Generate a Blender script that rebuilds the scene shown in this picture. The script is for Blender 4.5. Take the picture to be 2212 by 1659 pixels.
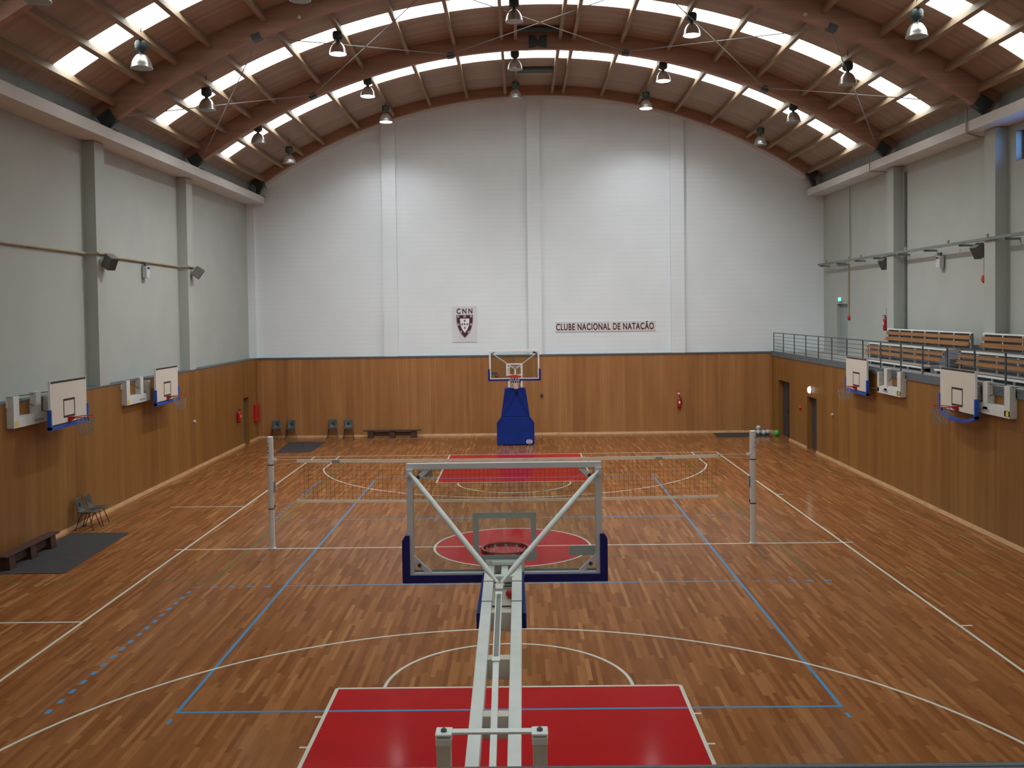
import bpy, math, random
from mathutils import Vector, Matrix
random.seed(7)
for o in list(bpy.data.objects): bpy.data.objects.remove(o)
S = bpy.context.scene
COL = S.collection

# ------------------------------------------------------------------ camera
W_PX = 2212.0
F_PX = 2067.36
cd = bpy.data.cameras.new('camera'); cam = bpy.data.objects.new('camera', cd); COL.objects.link(cam)
rot = Matrix.Rotation(0.0093, 3, 'Z') @ Matrix.Rotation(-0.0289, 3, 'X') @ Matrix.Rotation(0.0135, 3, 'Y')
rx, ry, rz = rot.col[0], rot.col[1], rot.col[2]
m = Matrix.Identity(4)
for i in range(3):
    m[i][0] = rx[i]; m[i][1] = rz[i]; m[i][2] = -ry[i]
m[0][3], m[1][3], m[2][3] = 0.2231, -21.7207, 5.3648
cam.matrix_world = m
cd.sensor_fit = 'HORIZONTAL'; cd.sensor_width = 36.0; cd.lens = F_PX * 36.0 / W_PX
cd.shift_x = 2.9093 / W_PX; cd.shift_y = -97.5975 / W_PX
cd.clip_start = 0.05; cd.clip_end = 200
S.camera = cam

# ------------------------------------------------------------------ world, exposure
wd = bpy.data.worlds.new('world'); S.world = wd; wd.use_nodes = True
bg = wd.node_tree.nodes['Background']; bg.inputs[0].default_value = (0.75, 0.85, 1.0, 1); bg.inputs[1].default_value = 0.6
vs = S.view_settings
vs.view_transform = 'Standard'; vs.look = 'None'; vs.gamma = 1.0; vs.use_curve_mapping = False
vs.exposure = 0.5
SKY_L = 4.2      # radiance of the translucent skylight panels
LAMP_L = 12.0
SPOT_W = 1750.0   # light of each lit pendant lamp

# ------------------------------------------------------------------ materials
def mat(name, col, rough=0.6, metal=0.0, spec=0.5, coat=0.0, emit=None, estr=0.0):
    M = bpy.data.materials.new(name); M.use_nodes = True
    b = M.node_tree.nodes['Principled BSDF']
    b.inputs['Base Color'].default_value = (*col, 1); b.inputs['Roughness'].default_value = rough
    b.inputs['Metallic'].default_value = metal
    b.inputs['Specular IOR Level'].default_value = spec
    b.inputs['Coat Weight'].default_value = coat
    if emit:
        b.inputs['Emission Color'].default_value = (*emit, 1); b.inputs['Emission Strength'].default_value = estr
    return M
def N(M, t, **kw):
    n = M.node_tree.nodes.new(t)
    for k, v in kw.items(): setattr(n, k, v)
    return n
def L(M, a, b): M.node_tree.links.new(a, b)
def math_n(M, op, a, b=None):
    n = N(M, 'ShaderNodeMath', operation=op)
    for i, v in enumerate((a, b)):
        if v is None: continue
        if isinstance(v, (int, float)): n.inputs[i].default_value = v
        else: L(M, v, n.inputs[i])
    return n.outputs[0]
def ramp(M, fac, stops):
    r = N(M, 'ShaderNodeValToRGB'); el = r.color_ramp.elements
    el[0].position, el[0].color = stops[0][0], (*stops[0][1], 1)
    el[1].position, el[1].color = stops[-1][0], (*stops[-1][1], 1)
    for p, c in stops[1:-1]:
        e = el.new(p); e.color = (*c, 1)
    L(M, fac, r.inputs[0]); return r.outputs[0]
def noisy(name, col, rough, amt=0.12, scale=3.0, stretch=(1, 1, 1), bump=0.0, **kw):
    """painted surface with soft procedural variation"""
    M = mat(name, col, rough, **kw); b = M.node_tree.nodes['Principled BSDF']
    tc = N(M, 'ShaderNodeTexCoord'); mp = N(M, 'ShaderNodeMapping'); mp.inputs['Scale'].default_value = stretch
    nz = N(M, 'ShaderNodeTexNoise'); nz.inputs['Scale'].default_value = scale; nz.inputs['Detail'].default_value = 5
    L(M, tc.outputs['Object'], mp.inputs[0]); L(M, mp.outputs[0], nz.inputs['Vector'])
    lo = tuple(max(0, c * (1 - amt)) for c in col); hi = tuple(min(1, c * (1 + amt)) for c in col)
    L(M, ramp(M, nz.outputs[0], [(0.3, lo), (0.7, hi)]), b.inputs['Base Color'])
    if bump:
        bp = N(M, 'ShaderNodeBump'); bp.inputs['Strength'].default_value = bump; bp.inputs['Distance'].default_value = 0.01
        L(M, nz.outputs[0], bp.inputs['Height']); L(M, bp.outputs[0], b.inputs['Normal'])
    return M

def polish(M, rough, power=8.5, scale=1.25):
    """satin floor finish: diffuse body with a sheen that grows towards grazing view"""
    nt = M.node_tree; b = nt.nodes['Principled BSDF']; out = nt.nodes['Material Output']
    df = N(M, 'ShaderNodeBsdfDiffuse'); gl = N(M, 'ShaderNodeBsdfGlossy'); gl.inputs['Roughness'].default_value = rough
    if b.inputs['Base Color'].is_linked: L(M, b.inputs['Base Color'].links[0].from_socket, df.inputs[0])
    else: df.inputs[0].default_value = b.inputs['Base Color'].default_value
    lw = N(M, 'ShaderNodeLayerWeight'); lw.inputs[0].default_value = 0.5
    f = math_n(M, 'ADD', math_n(M, 'MULTIPLY', math_n(M, 'POWER', lw.outputs['Facing'], power), scale), 0.003)
    mx = N(M, 'ShaderNodeMixShader'); L(M, f, mx.inputs[0]); L(M, df.outputs[0], mx.inputs[1]); L(M, gl.outputs[0], mx.inputs[2])
    L(M, mx.outputs[0], out.inputs[0]); nt.nodes.remove(b); return M
def floor_mat():
    M = mat('parquet', (0.2, 0.09, 0.04), 0.3, spec=0.30); b = M.node_tree.nodes['Principled BSDF']
    tc = N(M, 'ShaderNodeTexCoord'); sp = N(M, 'ShaderNodeSeparateXYZ'); L(M, tc.outputs['Object'], sp.inputs[0])
    row = math_n(M, 'FLOOR', math_n(M, 'DIVIDE', sp.outputs[0], 0.068))
    wn = N(M, 'ShaderNodeTexWhiteNoise', noise_dimensions='1D'); L(M, row, wn.inputs['W'])
    yy = math_n(M, 'ADD', math_n(M, 'DIVIDE', sp.outputs[1], 0.86), math_n(M, 'MULTIPLY', wn.outputs[0], 17.3))
    idx = math_n(M, 'FLOOR', yy)
    cb = N(M, 'ShaderNodeCombineXYZ'); L(M, row, cb.inputs[0]); L(M, idx, cb.inputs[1])
    wn2 = N(M, 'ShaderNodeTexWhiteNoise', noise_dimensions='2D'); L(M, cb.outputs[0], wn2.inputs['Vector'])
    # grain inside the block
    mp = N(M, 'ShaderNodeMapping'); mp.inputs['Scale'].default_value = (60, 3, 1); L(M, tc.outputs['Object'], mp.inputs[0])
    nz = N(M, 'ShaderNodeTexNoise'); nz.inputs['Scale'].default_value = 1.0; nz.inputs['Detail'].default_value = 4; L(M, mp.outputs[0], nz.inputs['Vector'])
    # slow drift over the floor
    n3 = N(M, 'ShaderNodeTexNoise'); n3.inputs['Scale'].default_value = 0.35; L(M, tc.outputs['Object'], n3.inputs['Vector'])
    wn3 = N(M, 'ShaderNodeTexWhiteNoise', noise_dimensions='1D'); L(M, math_n(M, 'ADD', math_n(M, 'MULTIPLY', wn2.outputs[0], 91.7), 3.1), wn3.inputs['W'])
    f = math_n(M, 'ADD', math_n(M, 'MULTIPLY', wn2.outputs[0], 0.34), math_n(M, 'MULTIPLY', wn3.outputs[0], 0.26))
    f = math_n(M, 'ADD', f, math_n(M, 'MULTIPLY', nz.outputs[0], 0.20)); f = math_n(M, 'ADD', f, math_n(M, 'MULTIPLY', wn.outputs[0], 0.10))
    f = math_n(M, 'ADD', f, math_n(M, 'MULTIPLY', n3.outputs[0], 0.14))
    c = ramp(M, f, [(0.14, (0.180, 0.064, 0.022)), (0.38, (0.215, 0.080, 0.026)), (0.60, (0.280, 0.112, 0.038)), (0.76, (0.340, 0.150, 0.055)), (0.93, (0.44, 0.235, 0.095))])
    L(M, c, b.inputs['Base Color'])
    rr = math_n(M, 'ADD', math_n(M, 'MULTIPLY', wn2.outputs[0], 0.05), 0.25); L(M, rr, b.inputs['Roughness'])
    return polish(M, 0.16)

def panel_mat(name, axis, k=1.0):
    """vertical veneered board cladding; axis = the horizontal axis it runs along"""
    M = mat(name, (0.3, 0.15, 0.06), 0.45, spec=0.4); b = M.node_tree.nodes['Principled BSDF']
    tc = N(M, 'ShaderNodeTexCoord'); sp = N(M, 'ShaderNodeSeparateXYZ'); L(M, tc.outputs['Object'], sp.inputs[0])
    h = sp.outputs[axis]
    bd = math_n(M, 'FLOOR', math_n(M, 'DIVIDE', h, 0.125)); w = N(M, 'ShaderNodeTexWhiteNoise', noise_dimensions='1D'); L(M, bd, w.inputs['W'])
    bd2 = math_n(M, 'FLOOR', math_n(M, 'DIVIDE', h, 0.61)); w2 = N(M, 'ShaderNodeTexWhiteNoise', noise_dimensions='1D'); L(M, bd2, w2.inputs['W'])
    mp = N(M, 'ShaderNodeMapping'); mp.inputs['Scale'].default_value = (2.4, 2.4, 0.28); L(M, tc.outputs['Object'], mp.inputs[0])
    nz = N(M, 'ShaderNodeTexNoise'); nz.inputs['Scale'].default_value = 1.6; nz.inputs['Detail'].default_value = 6; L(M, mp.outputs[0], nz.inputs['Vector'])
    f = math_n(M, 'ADD', math_n(M, 'MULTIPLY', w.outputs[0], 0.20), math_n(M, 'MULTIPLY', w2.outputs[0], 0.22))
    f = math_n(M, 'ADD', f, math_n(M, 'MULTIPLY', nz.outputs[0], 0.58))
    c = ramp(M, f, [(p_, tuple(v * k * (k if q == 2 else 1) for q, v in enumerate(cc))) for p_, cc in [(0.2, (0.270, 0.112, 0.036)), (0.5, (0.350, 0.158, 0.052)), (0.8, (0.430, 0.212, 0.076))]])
    fr = math_n(M, 'FRACT', math_n(M, 'DIVIDE', h, 0.125))
    gr = math_n(M, 'GREATER_THAN', fr, 0.045)
    mx = N(M, 'ShaderNodeMix', data_type='RGBA'); L(M, gr, mx.inputs[0]); mx.inputs[6].default_value = (0.20, 0.085, 0.03, 1); L(M, c, mx.inputs[7])
    L(M, mx.outputs[2], b.inputs['Base Color'])
    return M

def block_mat(name):
    """white painted block wall with faint horizontal courses"""
    M = mat(name, (0.72, 0.73, 0.72), 0.8); b = M.node_tree.nodes['Principled BSDF']
    tc = N(M, 'ShaderNodeTexCoord'); sp = N(M, 'ShaderNodeSeparateXYZ'); L(M, tc.outputs['Object'], sp.inputs[0])
    nz = N(M, 'ShaderNodeTexNoise'); nz.inputs['Scale'].default_value = 0.55; nz.inputs['Detail'].default_value = 6; L(M, tc.outputs['Object'], nz.inputs['Vector'])
    c = ramp(M, nz.outputs[0], [(0.3, (0.72, 0.775, 0.79)), (0.7, (0.77, 0.825, 0.84))])
    fr = math_n(M, 'FRACT', math_n(M, 'DIVIDE', sp.outputs[2], 0.2))
    g = math_n(M, 'GREATER_THAN', fr, 0.07)
    bp = N(M, 'ShaderNodeBump'); bp.inputs['Strength'].default_value = 0.5; bp.inputs['Distance'].default_value = 0.004
    L(M, g, bp.inputs['Height']); L(M, bp.outputs[0], b.inputs['Normal'])
    mx = N(M, 'ShaderNodeMix', data_type='RGBA'); L(M, g, mx.inputs[0]); mx.inputs[6].default_value = (0.70, 0.75, 0.765, 1); L(M, c, mx.inputs[7])
    L(M, mx.outputs[2], b.inputs['Base Color'])
    return M

def board_mat(name, lo, hi, axis=1, w=0.14, rough=0.6):
    M = mat(name, hi, rough, spec=0.3); b = M.node_tree.nodes['Principled BSDF']
    tc = N(M, 'ShaderNodeTexCoord'); sp = N(M, 'ShaderNodeSeparateXYZ'); L(M, tc.outputs['Object'], sp.inputs[0])
    i = math_n(M, 'FLOOR', math_n(M, 'DIVIDE', sp.outputs[axis], w)); wn = N(M, 'ShaderNodeTexWhiteNoise', noise_dimensions='1D'); L(M, i, wn.inputs['W'])
    sc = [0.5, 0.5, 0.5]; sc[axis] = 9
    mp = N(M, 'ShaderNodeMapping'); mp.inputs['Scale'].default_value = sc; L(M, tc.outputs['Object'], mp.inputs[0])
    nz = N(M, 'ShaderNodeTexNoise'); nz.inputs['Scale'].default_value = 2.0; L(M, mp.outputs[0], nz.inputs['Vector'])
    f = math_n(M, 'ADD', math_n(M, 'MULTIPLY', wn.outputs[0], 0.45), math_n(M, 'MULTIPLY', nz.outputs[0], 0.55))
    L(M, ramp(M, f, [(0.15, lo), (0.85, hi)]), b.inputs['Base Color'])
    return M

def glass_mat():
    M = bpy.data.materials.new('tempered_glass'); M.use_nodes = True; nt = M.node_tree
    for n in list(nt.nodes): nt.nodes.remove(n)
    out = nt.nodes.new('ShaderNodeOutputMaterial'); mx = nt.nodes.new('ShaderNodeMixShader')
    tr = nt.nodes.new('ShaderNodeBsdfTransparent'); tr.inputs[0].default_value = (0.88, 0.92, 0.91, 1)
    gl = nt.nodes.new('ShaderNodeBsdfGlossy'); gl.inputs['Roughness'].default_value = 0.03
    fr = nt.nodes.new('ShaderNodeFresnel'); fr.inputs[0].default_value = 1.45
    L(M, fr.outputs[0], mx.inputs[0]); L(M, tr.outputs[0], mx.inputs[1]); L(M, gl.outputs[0], mx.inputs[2]); L(M, mx.outputs[0], out.inputs[0])
    return M
def emis(name, col, s):
    M = bpy.data.materials.new(name); M.use_nodes = True; nt = M.node_tree
    for n in list(nt.nodes): nt.nodes.remove(n)
    out = nt.nodes.new('ShaderNodeOutputMaterial'); e = nt.nodes.new('ShaderNodeEmission')
    e.inputs[0].default_value = (*col, 1); e.inputs[1].default_value = s; L(M, e.outputs[0], out.inputs[0]); return M

FLOOR = floor_mat()
PANX = panel_mat('wood_panelling_x', 0); PANY = panel_mat('wood_panelling_y_dimmed', 1, 0.70)  # side cladding is the same wood, its dimmer light put into a darker colour
WHITE = block_mat('white_block_wall')
BEAMW = noisy('white_concrete', (0.66, 0.66, 0.63), 0.8, 0.05, 1.0)
SIDEW = noisy('dimmed_white_side_wall', (0.41, 0.437, 0.395), 0.85, 0.04, 0.8)  # white paint with lens vignetting and weaker side light mixed into its colour
GREYF = noisy('grey_flashing', (0.31, 0.335, 0.31), 0.6, 0.1, 2.0)
DECK = board_mat('roof_boards', (0.34, 0.26, 0.20), (0.46, 0.36, 0.285), 1, 0.16)
ARCH = board_mat('glulam_timber', (0.33, 0.175, 0.115), (0.44, 0.24, 0.16), 2, 0.11, 0.5)
PURL = noisy('purlin_timber', (0.30, 0.205, 0.125), 0.6, 0.12, 2.0, (1, 0.3, 1))
SKY = emis('skylight_panel', (0.95, 1.0, 0.97), SKY_L)
STEEL = noisy('dark_painted_steel', (0.055, 0.075, 0.078), 0.45, 0.1, 4.0)
BRACK = noisy('bracket_steel', (0.045, 0.06, 0.06), 0.5, 0.1, 4.0)
ROD = mat('galvanised_rod', (0.35, 0.35, 0.34), 0.5, 0.5)
CAP = noisy('grey_cap_rail', (0.10, 0.125, 0.14), 0.55, 0.1, 3.0)
SKIRT = noisy('pale_wood_skirting', (0.50, 0.29, 0.13), 0.4, 0.12, 3.0)
DOORM = noisy('grey_door', (0.046, 0.043, 0.045), 0.5, 0.08, 2.0)
DOORL = noisy('light_grey_door', (0.30, 0.34, 0.34), 0.5, 0.05, 2.0)
CONC = noisy('gallery_concrete', (0.35, 0.34, 0.33), 0.7, 0.1, 2.0)
PW = noisy('white_powder_coat', (0.78, 0.84, 0.82), 0.4, 0.06, 5.0)
PWG = noisy('off_white_tube', (0.62, 0.64, 0.61), 0.45, 0.06, 5.0)
TAUPE = noisy('grey_tube_face', (0.68, 0.64, 0.55), 0.5, 0.05, 4.0)
ALU = mat('aluminium_frame', (0.76, 0.79, 0.83), 0.4, 0.1)
BLUEP = noisy('blue_vinyl_pad', (0.007, 0.032, 0.235), 0.5, 0.10, 2.0, spec=0.2)
NAVY = noisy('navy_rubber_pad', (0.008, 0.010, 0.16), 0.55, 0.1, 3.0)
BLUEB = noisy('bright_blue_pad', (0.015, 0.085, 0.47), 0.45, 0.1, 3.0)
GLASS = glass_mat()
TARGW = mat('white_target_paint', (0.8, 0.8, 0.78), 0.5)
TARGB = mat('shaded_target_back', (0.42, 0.50, 0.48), 0.5)  # unlit rear of the white target paint, shade put into the colour
REDR = noisy('red_rim_paint', (0.42, 0.022, 0.016), 0.4, 0.1, 6.0)
REDX = noisy('red_extinguisher', (0.46, 0.012, 0.014), 0.35, 0.1, 4.0)
BOARDW = noisy('cream_board', (0.66, 0.62, 0.53), 0.55, 0.03, 2.0)
BLACK = mat('black_paint', (0.02, 0.018, 0.014), 0.5)
NETW = mat('white_net_cord', (0.55, 0.55, 0.53), 0.8)
NETG = mat('grey_net_cord', (0.30, 0.29, 0.26), 0.8)
NETB = mat('black_net_cord', (0.035, 0.018, 0.012), 0.8)
TAPE = noisy('cream_net_tape', (0.88, 0.84, 0.70), 0.7, 0.08, 4.0)
POSTM = noisy('white_net_post', (0.68, 0.69, 0.67), 0.5, 0.07, 6.0)
CHAIRM = noisy('grey_blue_plastic', (0.045, 0.058, 0.062), 0.45, 0.08, 4.0)
LEGB = mat('brown_tube', (0.055, 0.024, 0.014), 0.45, 0.3)
BENCHW = noisy('dark_bench_wood', (0.055, 0.020, 0.011), 0.6, 0.2, 4.0, (1, 6, 1))
MATM = noisy('grey_rubber_mat', (0.034, 0.031, 0.032), 0.85, 0.15, 8.0)
BALLW = noisy('grey_white_ball', (0.50, 0.52, 0.50), 0.45, 0.1, 8.0)
BALLG = mat('green_ball', (0.05, 0.42, 0.04), 0.45)
BALLO = mat('orange_bell', (0.45, 0.07, 0.035), 0.5)
YEL = mat('yellow_sticker', (0.65, 0.55, 0.04), 0.6)
GREYL = mat('grey_lettering', (0.25, 0.25, 0.30), 0.6)
MAROON = noisy('maroon_print', (0.070, 0.010, 0.022), 0.6, 0.1, 5.0)
BANNER = noisy('banner_cloth', (0.665, 0.68, 0.665), 0.8, 0.05, 1.5)
BLUEL = mat('dark_blue_lettering', (0.03, 0.02, 0.16), 0.6)
PLANK = noisy('orange_bleacher_wood', (0.34, 0.155, 0.050), 0.45, 0.12, 2.0, (1, 0.4, 1))
RISER = noisy('grey_riser_panel', (0.14, 0.15, 0.165), 0.6, 0.1, 2.0)
DARKP = noisy('dark_under_panel', (0.045, 0.06, 0.06), 0.6, 0.1, 2.0)
PIPEM = noisy('beige_conduit', (0.36, 0.33, 0.24), 0.6, 0.1, 3.0)
PIPED = noisy('grey_green_tray', (0.17, 0.20, 0.19), 0.5, 0.1, 3.0)
SPEAK = noisy('grey_speaker', (0.16, 0.155, 0.145), 0.6, 0.1, 6.0)
FIXW = mat('pale_fixture', (0.55, 0.56, 0.55), 0.5)
def refl_mat():
    M = mat('lamp_reflector', (0.78, 0.82, 0.80), 0.28, 0.85); return M
REFL = refl_mat()
GEAR = mat('lamp_gear_housing', (0.035, 0.06, 0.055), 0.4)
LENS_OFF = mat('lamp_lens_unlit', (0.30, 0.34, 0.33), 0.3)
LENS_ON = emis('lamp_lens_lit', (0.88, 0.88, 1.0), LAMP_L)
RINGM = mat('bolt_steel', (0.12, 0.12, 0.12), 0.4, 0.6)
def paint(name, col): return polish(noisy(name, col, 0.3, 0.06, 1.5), 0.11)
PRED = paint('red_court_paint', (0.43, 0.019, 0.020)); PWH = paint('white_line_paint', (0.62, 0.62, 0.54))
PBL = paint('blue_line_paint', (0.09, 0.26, 0.47)); PGR = paint('green_line_paint', (0.105, 0.15, 0.035))

# ------------------------------------------------------------------ mesh builder
class MB:
    def __init__(s): s.v = []; s.f = []
    def add(s, vs, fs):
        b = len(s.v); s.v += [tuple(v) for v in vs]; s.f += [tuple(i + b for i in f) for f in fs]; return s
    def box(s, x0, x1, y0, y1, z0, z1):
        return s.add([(x0, y0, z0), (x1, y0, z0), (x1, y1, z0), (x0, y1, z0), (x0, y0, z1), (x1, y0, z1), (x1, y1, z1), (x0, y1, z1)],
                     [(0, 3, 2, 1), (4, 5, 6, 7), (0, 1, 5, 4), (1, 2, 6, 5), (2, 3, 7, 6), (3, 0, 4, 7)])
    def bar(s, p, q, w, h, up=(0, 0, 1)):
        p, q = Vector(p), Vector(q); d = (q - p).normalized(); u = Vector(up)
        r = d.cross(u).normalized(); u = r.cross(d).normalized()
        vs = []
        for c in (p, q):
            for a, b in ((-1, -1), (1, -1), (1, 1), (-1, 1)): vs.append(c + r * (a * w / 2) + u * (b * h / 2))
        return s.add(vs, [(0, 1, 2, 3), (7, 6, 5, 4), (0, 4, 5, 1), (1, 5, 6, 2), (2, 6, 7, 3), (3, 7, 4, 0)])
    def path(s, pts, r, n=10, closed=False):
        pts = [Vector(p) for p in pts]; m_ = len(pts); b = len(s.v); prev = None
        for i, p in enumerate(pts):
            if closed: d = pts[(i + 1) % m_] - pts[i - 1]
            else: d = pts[min(i + 1, m_ - 1)] - pts[max(i - 1, 0)]
            d.normalize()
            if prev is None: a = d.orthogonal().normalized()
            else: a = (prev - d * prev.dot(d)).normalized()
            prev = a; c = d.cross(a); rr = r[i] if isinstance(r, (list, tuple)) else r
            for k in range(n):
                t = 2 * math.pi * k / n; s.v.append(tuple(p + a * (rr * math.cos(t)) + c * (rr * math.sin(t))))
        for i in range(m_ if closed else m_ - 1):
            j = (i + 1) % m_
            for k in range(n): s.f.append((b + i * n + k, b + i * n + (k + 1) % n, b + j * n + (k + 1) % n, b + j * n + k))
        if not closed:
            s.f.append(tuple(b + k for k in reversed(range(n)))); s.f.append(tuple(b + (m_ - 1) * n + k for k in range(n)))
        return s
    def tube(s, p, q, r, n=10): return s.path([p, q], r, n)
    def lathe(s, prof, c=(0, 0, 0), n=24, axis='z'):
        b = len(s.v); cx, cy, cz = c
        for r, z in prof:
            for k in range(n):
                t = 2 * math.pi * k / n; x, y = r * math.cos(t), r * math.sin(t)
                if axis == 'z': s.v.append((cx + x, cy + y, cz + z))
                elif axis == 'x': s.v.append((cx + z, cy + x, cz + y))
                else: s.v.append((cx + x, cy + z, cz + y))
        for i in range(len(prof) - 1):
            for k in range(n): s.f.append((b + i * n + k, b + i * n + (k + 1) % n, b + (i + 1) * n + (k + 1) % n, b + (i + 1) * n + k))
        s.f.append(tuple(b + k for k in reversed(range(n)))); s.f.append(tuple(b + (len(prof) - 1) * n + k for k in range(n)))
        return s
    def prism(s, poly, a0, a1, axis='y'):
        """poly in the plane across axis, extruded from a0 to a1. y: poly=(x,z); x: poly=(y,z); z: poly=(x,y)"""
        n = len(poly); mk = {'y': lambda p, a: (p[0], a, p[1]), 'x': lambda p, a: (a, p[0], p[1]), 'z': lambda p, a: (p[0], p[1], a)}[axis]
        return s.add([mk(p, a0) for p in poly] + [mk(p, a1) for p in poly],
                     [tuple(range(n)), tuple(reversed(range(n, 2 * n)))] + [(i, i + n, (i + 1) % n + n, (i + 1) % n) for i in range(n)])
    def sphere(s, c, r, n=20, m_=12):
        prof = [(max(1e-4, r * math.sin(math.pi * i / m_)), -r * math.cos(math.pi * i / m_)) for i in range(m_ + 1)]
        return s.lathe(prof, c, n)
    def build(s, name, m_, parent=None, smooth=False, bevel=0.0):
        me = bpy.data.meshes.new(name); me.from_pydata(s.v, [], s.f); me.update()
        import bmesh
        bm = bmesh.new(); bm.from_mesh(me); bmesh.ops.recalc_face_normals(bm, faces=bm.faces); bm.to_mesh(me); bm.free()
        me.materials.append(m_)
        o = bpy.data.objects.new(name, me); COL.objects.link(o)
        if parent: o.parent = parent
        if smooth:
            for p in me.polygons: p.use_smooth = True
            md = o.modifiers.new('edge', 'EDGE_SPLIT'); md.split_angle = math.radians(40)
        if bevel:
            md = o.modifiers.new('bevel', 'BEVEL'); md.width = bevel; md.segments = 2; md.limit_method = 'ANGLE'
        return o
def thing(name, label, cat, loc=(0, 0, 0), rz_=0.0, group=None):
    o = bpy.data.objects.new(name, None); COL.objects.link(o); o.empty_display_size = 0.2
    o.location = loc; o.rotation_euler = (0, 0, rz_)
    return tag(o, label, cat, group)
def tag(o, label, cat, group=None):
    o['label'] = label; o['category'] = cat
    if group: o['group'] = group
    return o
def struct(o): o['kind'] = 'structure'; return o
def copy_tree(o, parent=None):
    c = o.copy(); COL.objects.link(c)
    if parent: c.parent = parent
    for ch in list(o.children): copy_tree(ch, c)
    return c
def text_mesh(name, body, size, m_, parent, mw, depth=0.004, bold=0.0, sx=1.0, spacing=1.0):
    cu = bpy.data.curves.new(name, 'FONT'); cu.body = body; cu.size = size; cu.extrude = depth; cu.offset = bold
    cu.align_x = 'CENTER'; cu.align_y = 'CENTER'; cu.space_character = spacing
    t = bpy.data.objects.new(name, cu); COL.objects.link(t)
    bpy.context.view_layer.update()
    me = bpy.data.meshes.new_from_object(t.evaluated_get(bpy.context.evaluated_depsgraph_get()))
    bpy.data.objects.remove(t); bpy.data.curves.remove(cu)
    me.name = name; me.transform(Matrix.Diagonal((sx, 1, 1, 1))); me.transform(mw)
    me.materials.clear(); me.materials.append(m_)
    o = bpy.data.objects.new(name, me); COL.objects.link(o)
    if parent: o.parent = parent
    return o
FACE_NEG_Y = Matrix.Rotation(math.pi / 2, 4, 'X')            # text read by a viewer looking along +y

# ------------------------------------------------------------------ room dimensions
XL, XR = -11.15, 11.08          # wood cladding faces
WL, WR = -11.5, 13.4            # white wall planes
YF, YN = 19.6, -24.0
HW = 3.45                       # top of the cladding / gallery level
XC, ZC = 0.98, -6.05            # axis of the roof vault
RA, RP, RD = 20.40, 20.70, 21.01
ARCHES = [-2.7, 4.4, 11.5]
PO = [0.76, 1.23, 2.85, 4.43, 6.0, 7.5, 9.0, 9.9, 10.77, 11.62]
TH = [math.asin(a / 20.7) for a in PO]
THS = sorted([-t for t in TH] + TH)
ROWS = [-18.0, -11.6, -5.2, 1.1, 7.5, 13.85]     # near edge of each skylight row, about 1 m wide
RW = 1.05

# floor with court markings
fl = struct(MB().box(WL - .3, WR + .3, YN - .3, YF + .5, -0.3, 0).build('floor', FLOOR))
CNT = [0]
def rect(mb, x0, x1, y0, y1, z):
    CNT[0] += 1; z += CNT[0] * 2.5e-6
    mb.box(min(x0, x1), max(x0, x1), min(y0, y1), max(y0, y1), 0.0002, z)
def arc_strip(mb, cx, cy, r0, r1, a0, a1, z, n=72):
    vs = []; fs = []
    for i in range(n + 1):
        t = a0 + (a1 - a0) * i / n
        for r in (r0, r1): vs.append((cx + r * math.cos(t), cy + r * math.sin(t), z))
    for i in range(n): fs.append((2 * i, 2 * i + 1, 2 * i + 3, 2 * i + 2))
    mb.add(vs, fs)
PI = math.pi
for sgn in (-1, 1):
    mb = MB(); rect(mb, -2.45, 2.45, sgn * 8.2, sgn * 13.98, 0.0008); mb.build('red_key_area', PRED, fl)
mb = MB(); mb.add([(1.78 * math.cos(2 * PI * i / 96), 1.78 * math.sin(2 * PI * i / 96), 0.0008) for i in range(96)], [tuple(range(96))]); mb.build('red_centre_circle', PRED, fl)
wl = MB(); z = 0.0024; h = 0.025
for sx in (-1, 1): rect(wl, sx * 7.525 - h, sx * 7.525 + h, -14.05, 14.05, z)
rect(wl, -9.62, 7.55, 14.0, 14.05, z); rect(wl, -7.55, 7.55, -14.05, -14.0, z)
rect(wl, -7.75, 7.75, -h, h, z)
arc_strip(wl, 0, 0, 1.75, 1.8, 0, 2 * PI, z, 120)
for s in (-1, 1):
    rect(wl, -2.45, 2.45, s * 8.2 - h, s * 8.2 + h, z)
    for sx in (-1, 1):
        rect(wl, sx * 2.45 - h, sx * 2.45 + h, s * 8.2, s * 14, z)
        for yy in (9.16, 10.05, 10.95): rect(wl, sx * 2.46, sx * 2.57, s * yy - .02, s * yy + .02, z)
        rect(wl, sx * 6.6 - h, sx * 6.6 + h, s * 14, s * 11.03, z)
    a = math.acos(6.6 / 6.75)
    if s < 0:
        arc_strip(wl, 0, -12.425, 6.70, 6.75, a, PI - a, z, 120); arc_strip(wl, 0, -8.2, 1.75, 1.8, 0, PI, z)
    else:
        arc_strip(wl, 0, 12.425, 6.70, 6.75, -a, -PI + a, z, 120); arc_strip(wl, 0, 8.2, 1.75, 1.8, 0, -PI, z)
rect(wl, -9.62, -7.5, 4.85, 4.89, z); rect(wl, -9.62, -7.5, -5.13, -5.08, z)
rect(wl, 7.5, 7.74, 5.66, 5.71, z); rect(wl, 7.5, 7.74, -5.8, -5.75, z)
wl.build('white_basketball_lines', PWH, fl)
bl = MB(); z = 0.0016
for sx in (-1, 1): rect(bl, sx * 4.475 - h, sx * 4.475 + h, -9, 9, z)
for y in (-8.975, -3, 3, 8.975): rect(bl, -4.5, 4.5, y - h, y + h, z)
for y in (-3.03, 3.03):
    for i in range(5):
        for sx in (-1, 1): rect(bl, sx * (4.73 + .352 * i), sx * (4.88 + .352 * i), y - h, y + h, z)
for i in range(17):
    y = 3.38 + .345 * i
    for s in (-1, 1): rect(bl, -6.29, -6.22, s * y - .075, s * y + .075, z)
for sx in (-1, 1):
    for s in (-1, 1): rect(bl, sx * 4.475 - h, sx * 4.475 + h, s * 9.18, s * 9.33, z)
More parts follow.
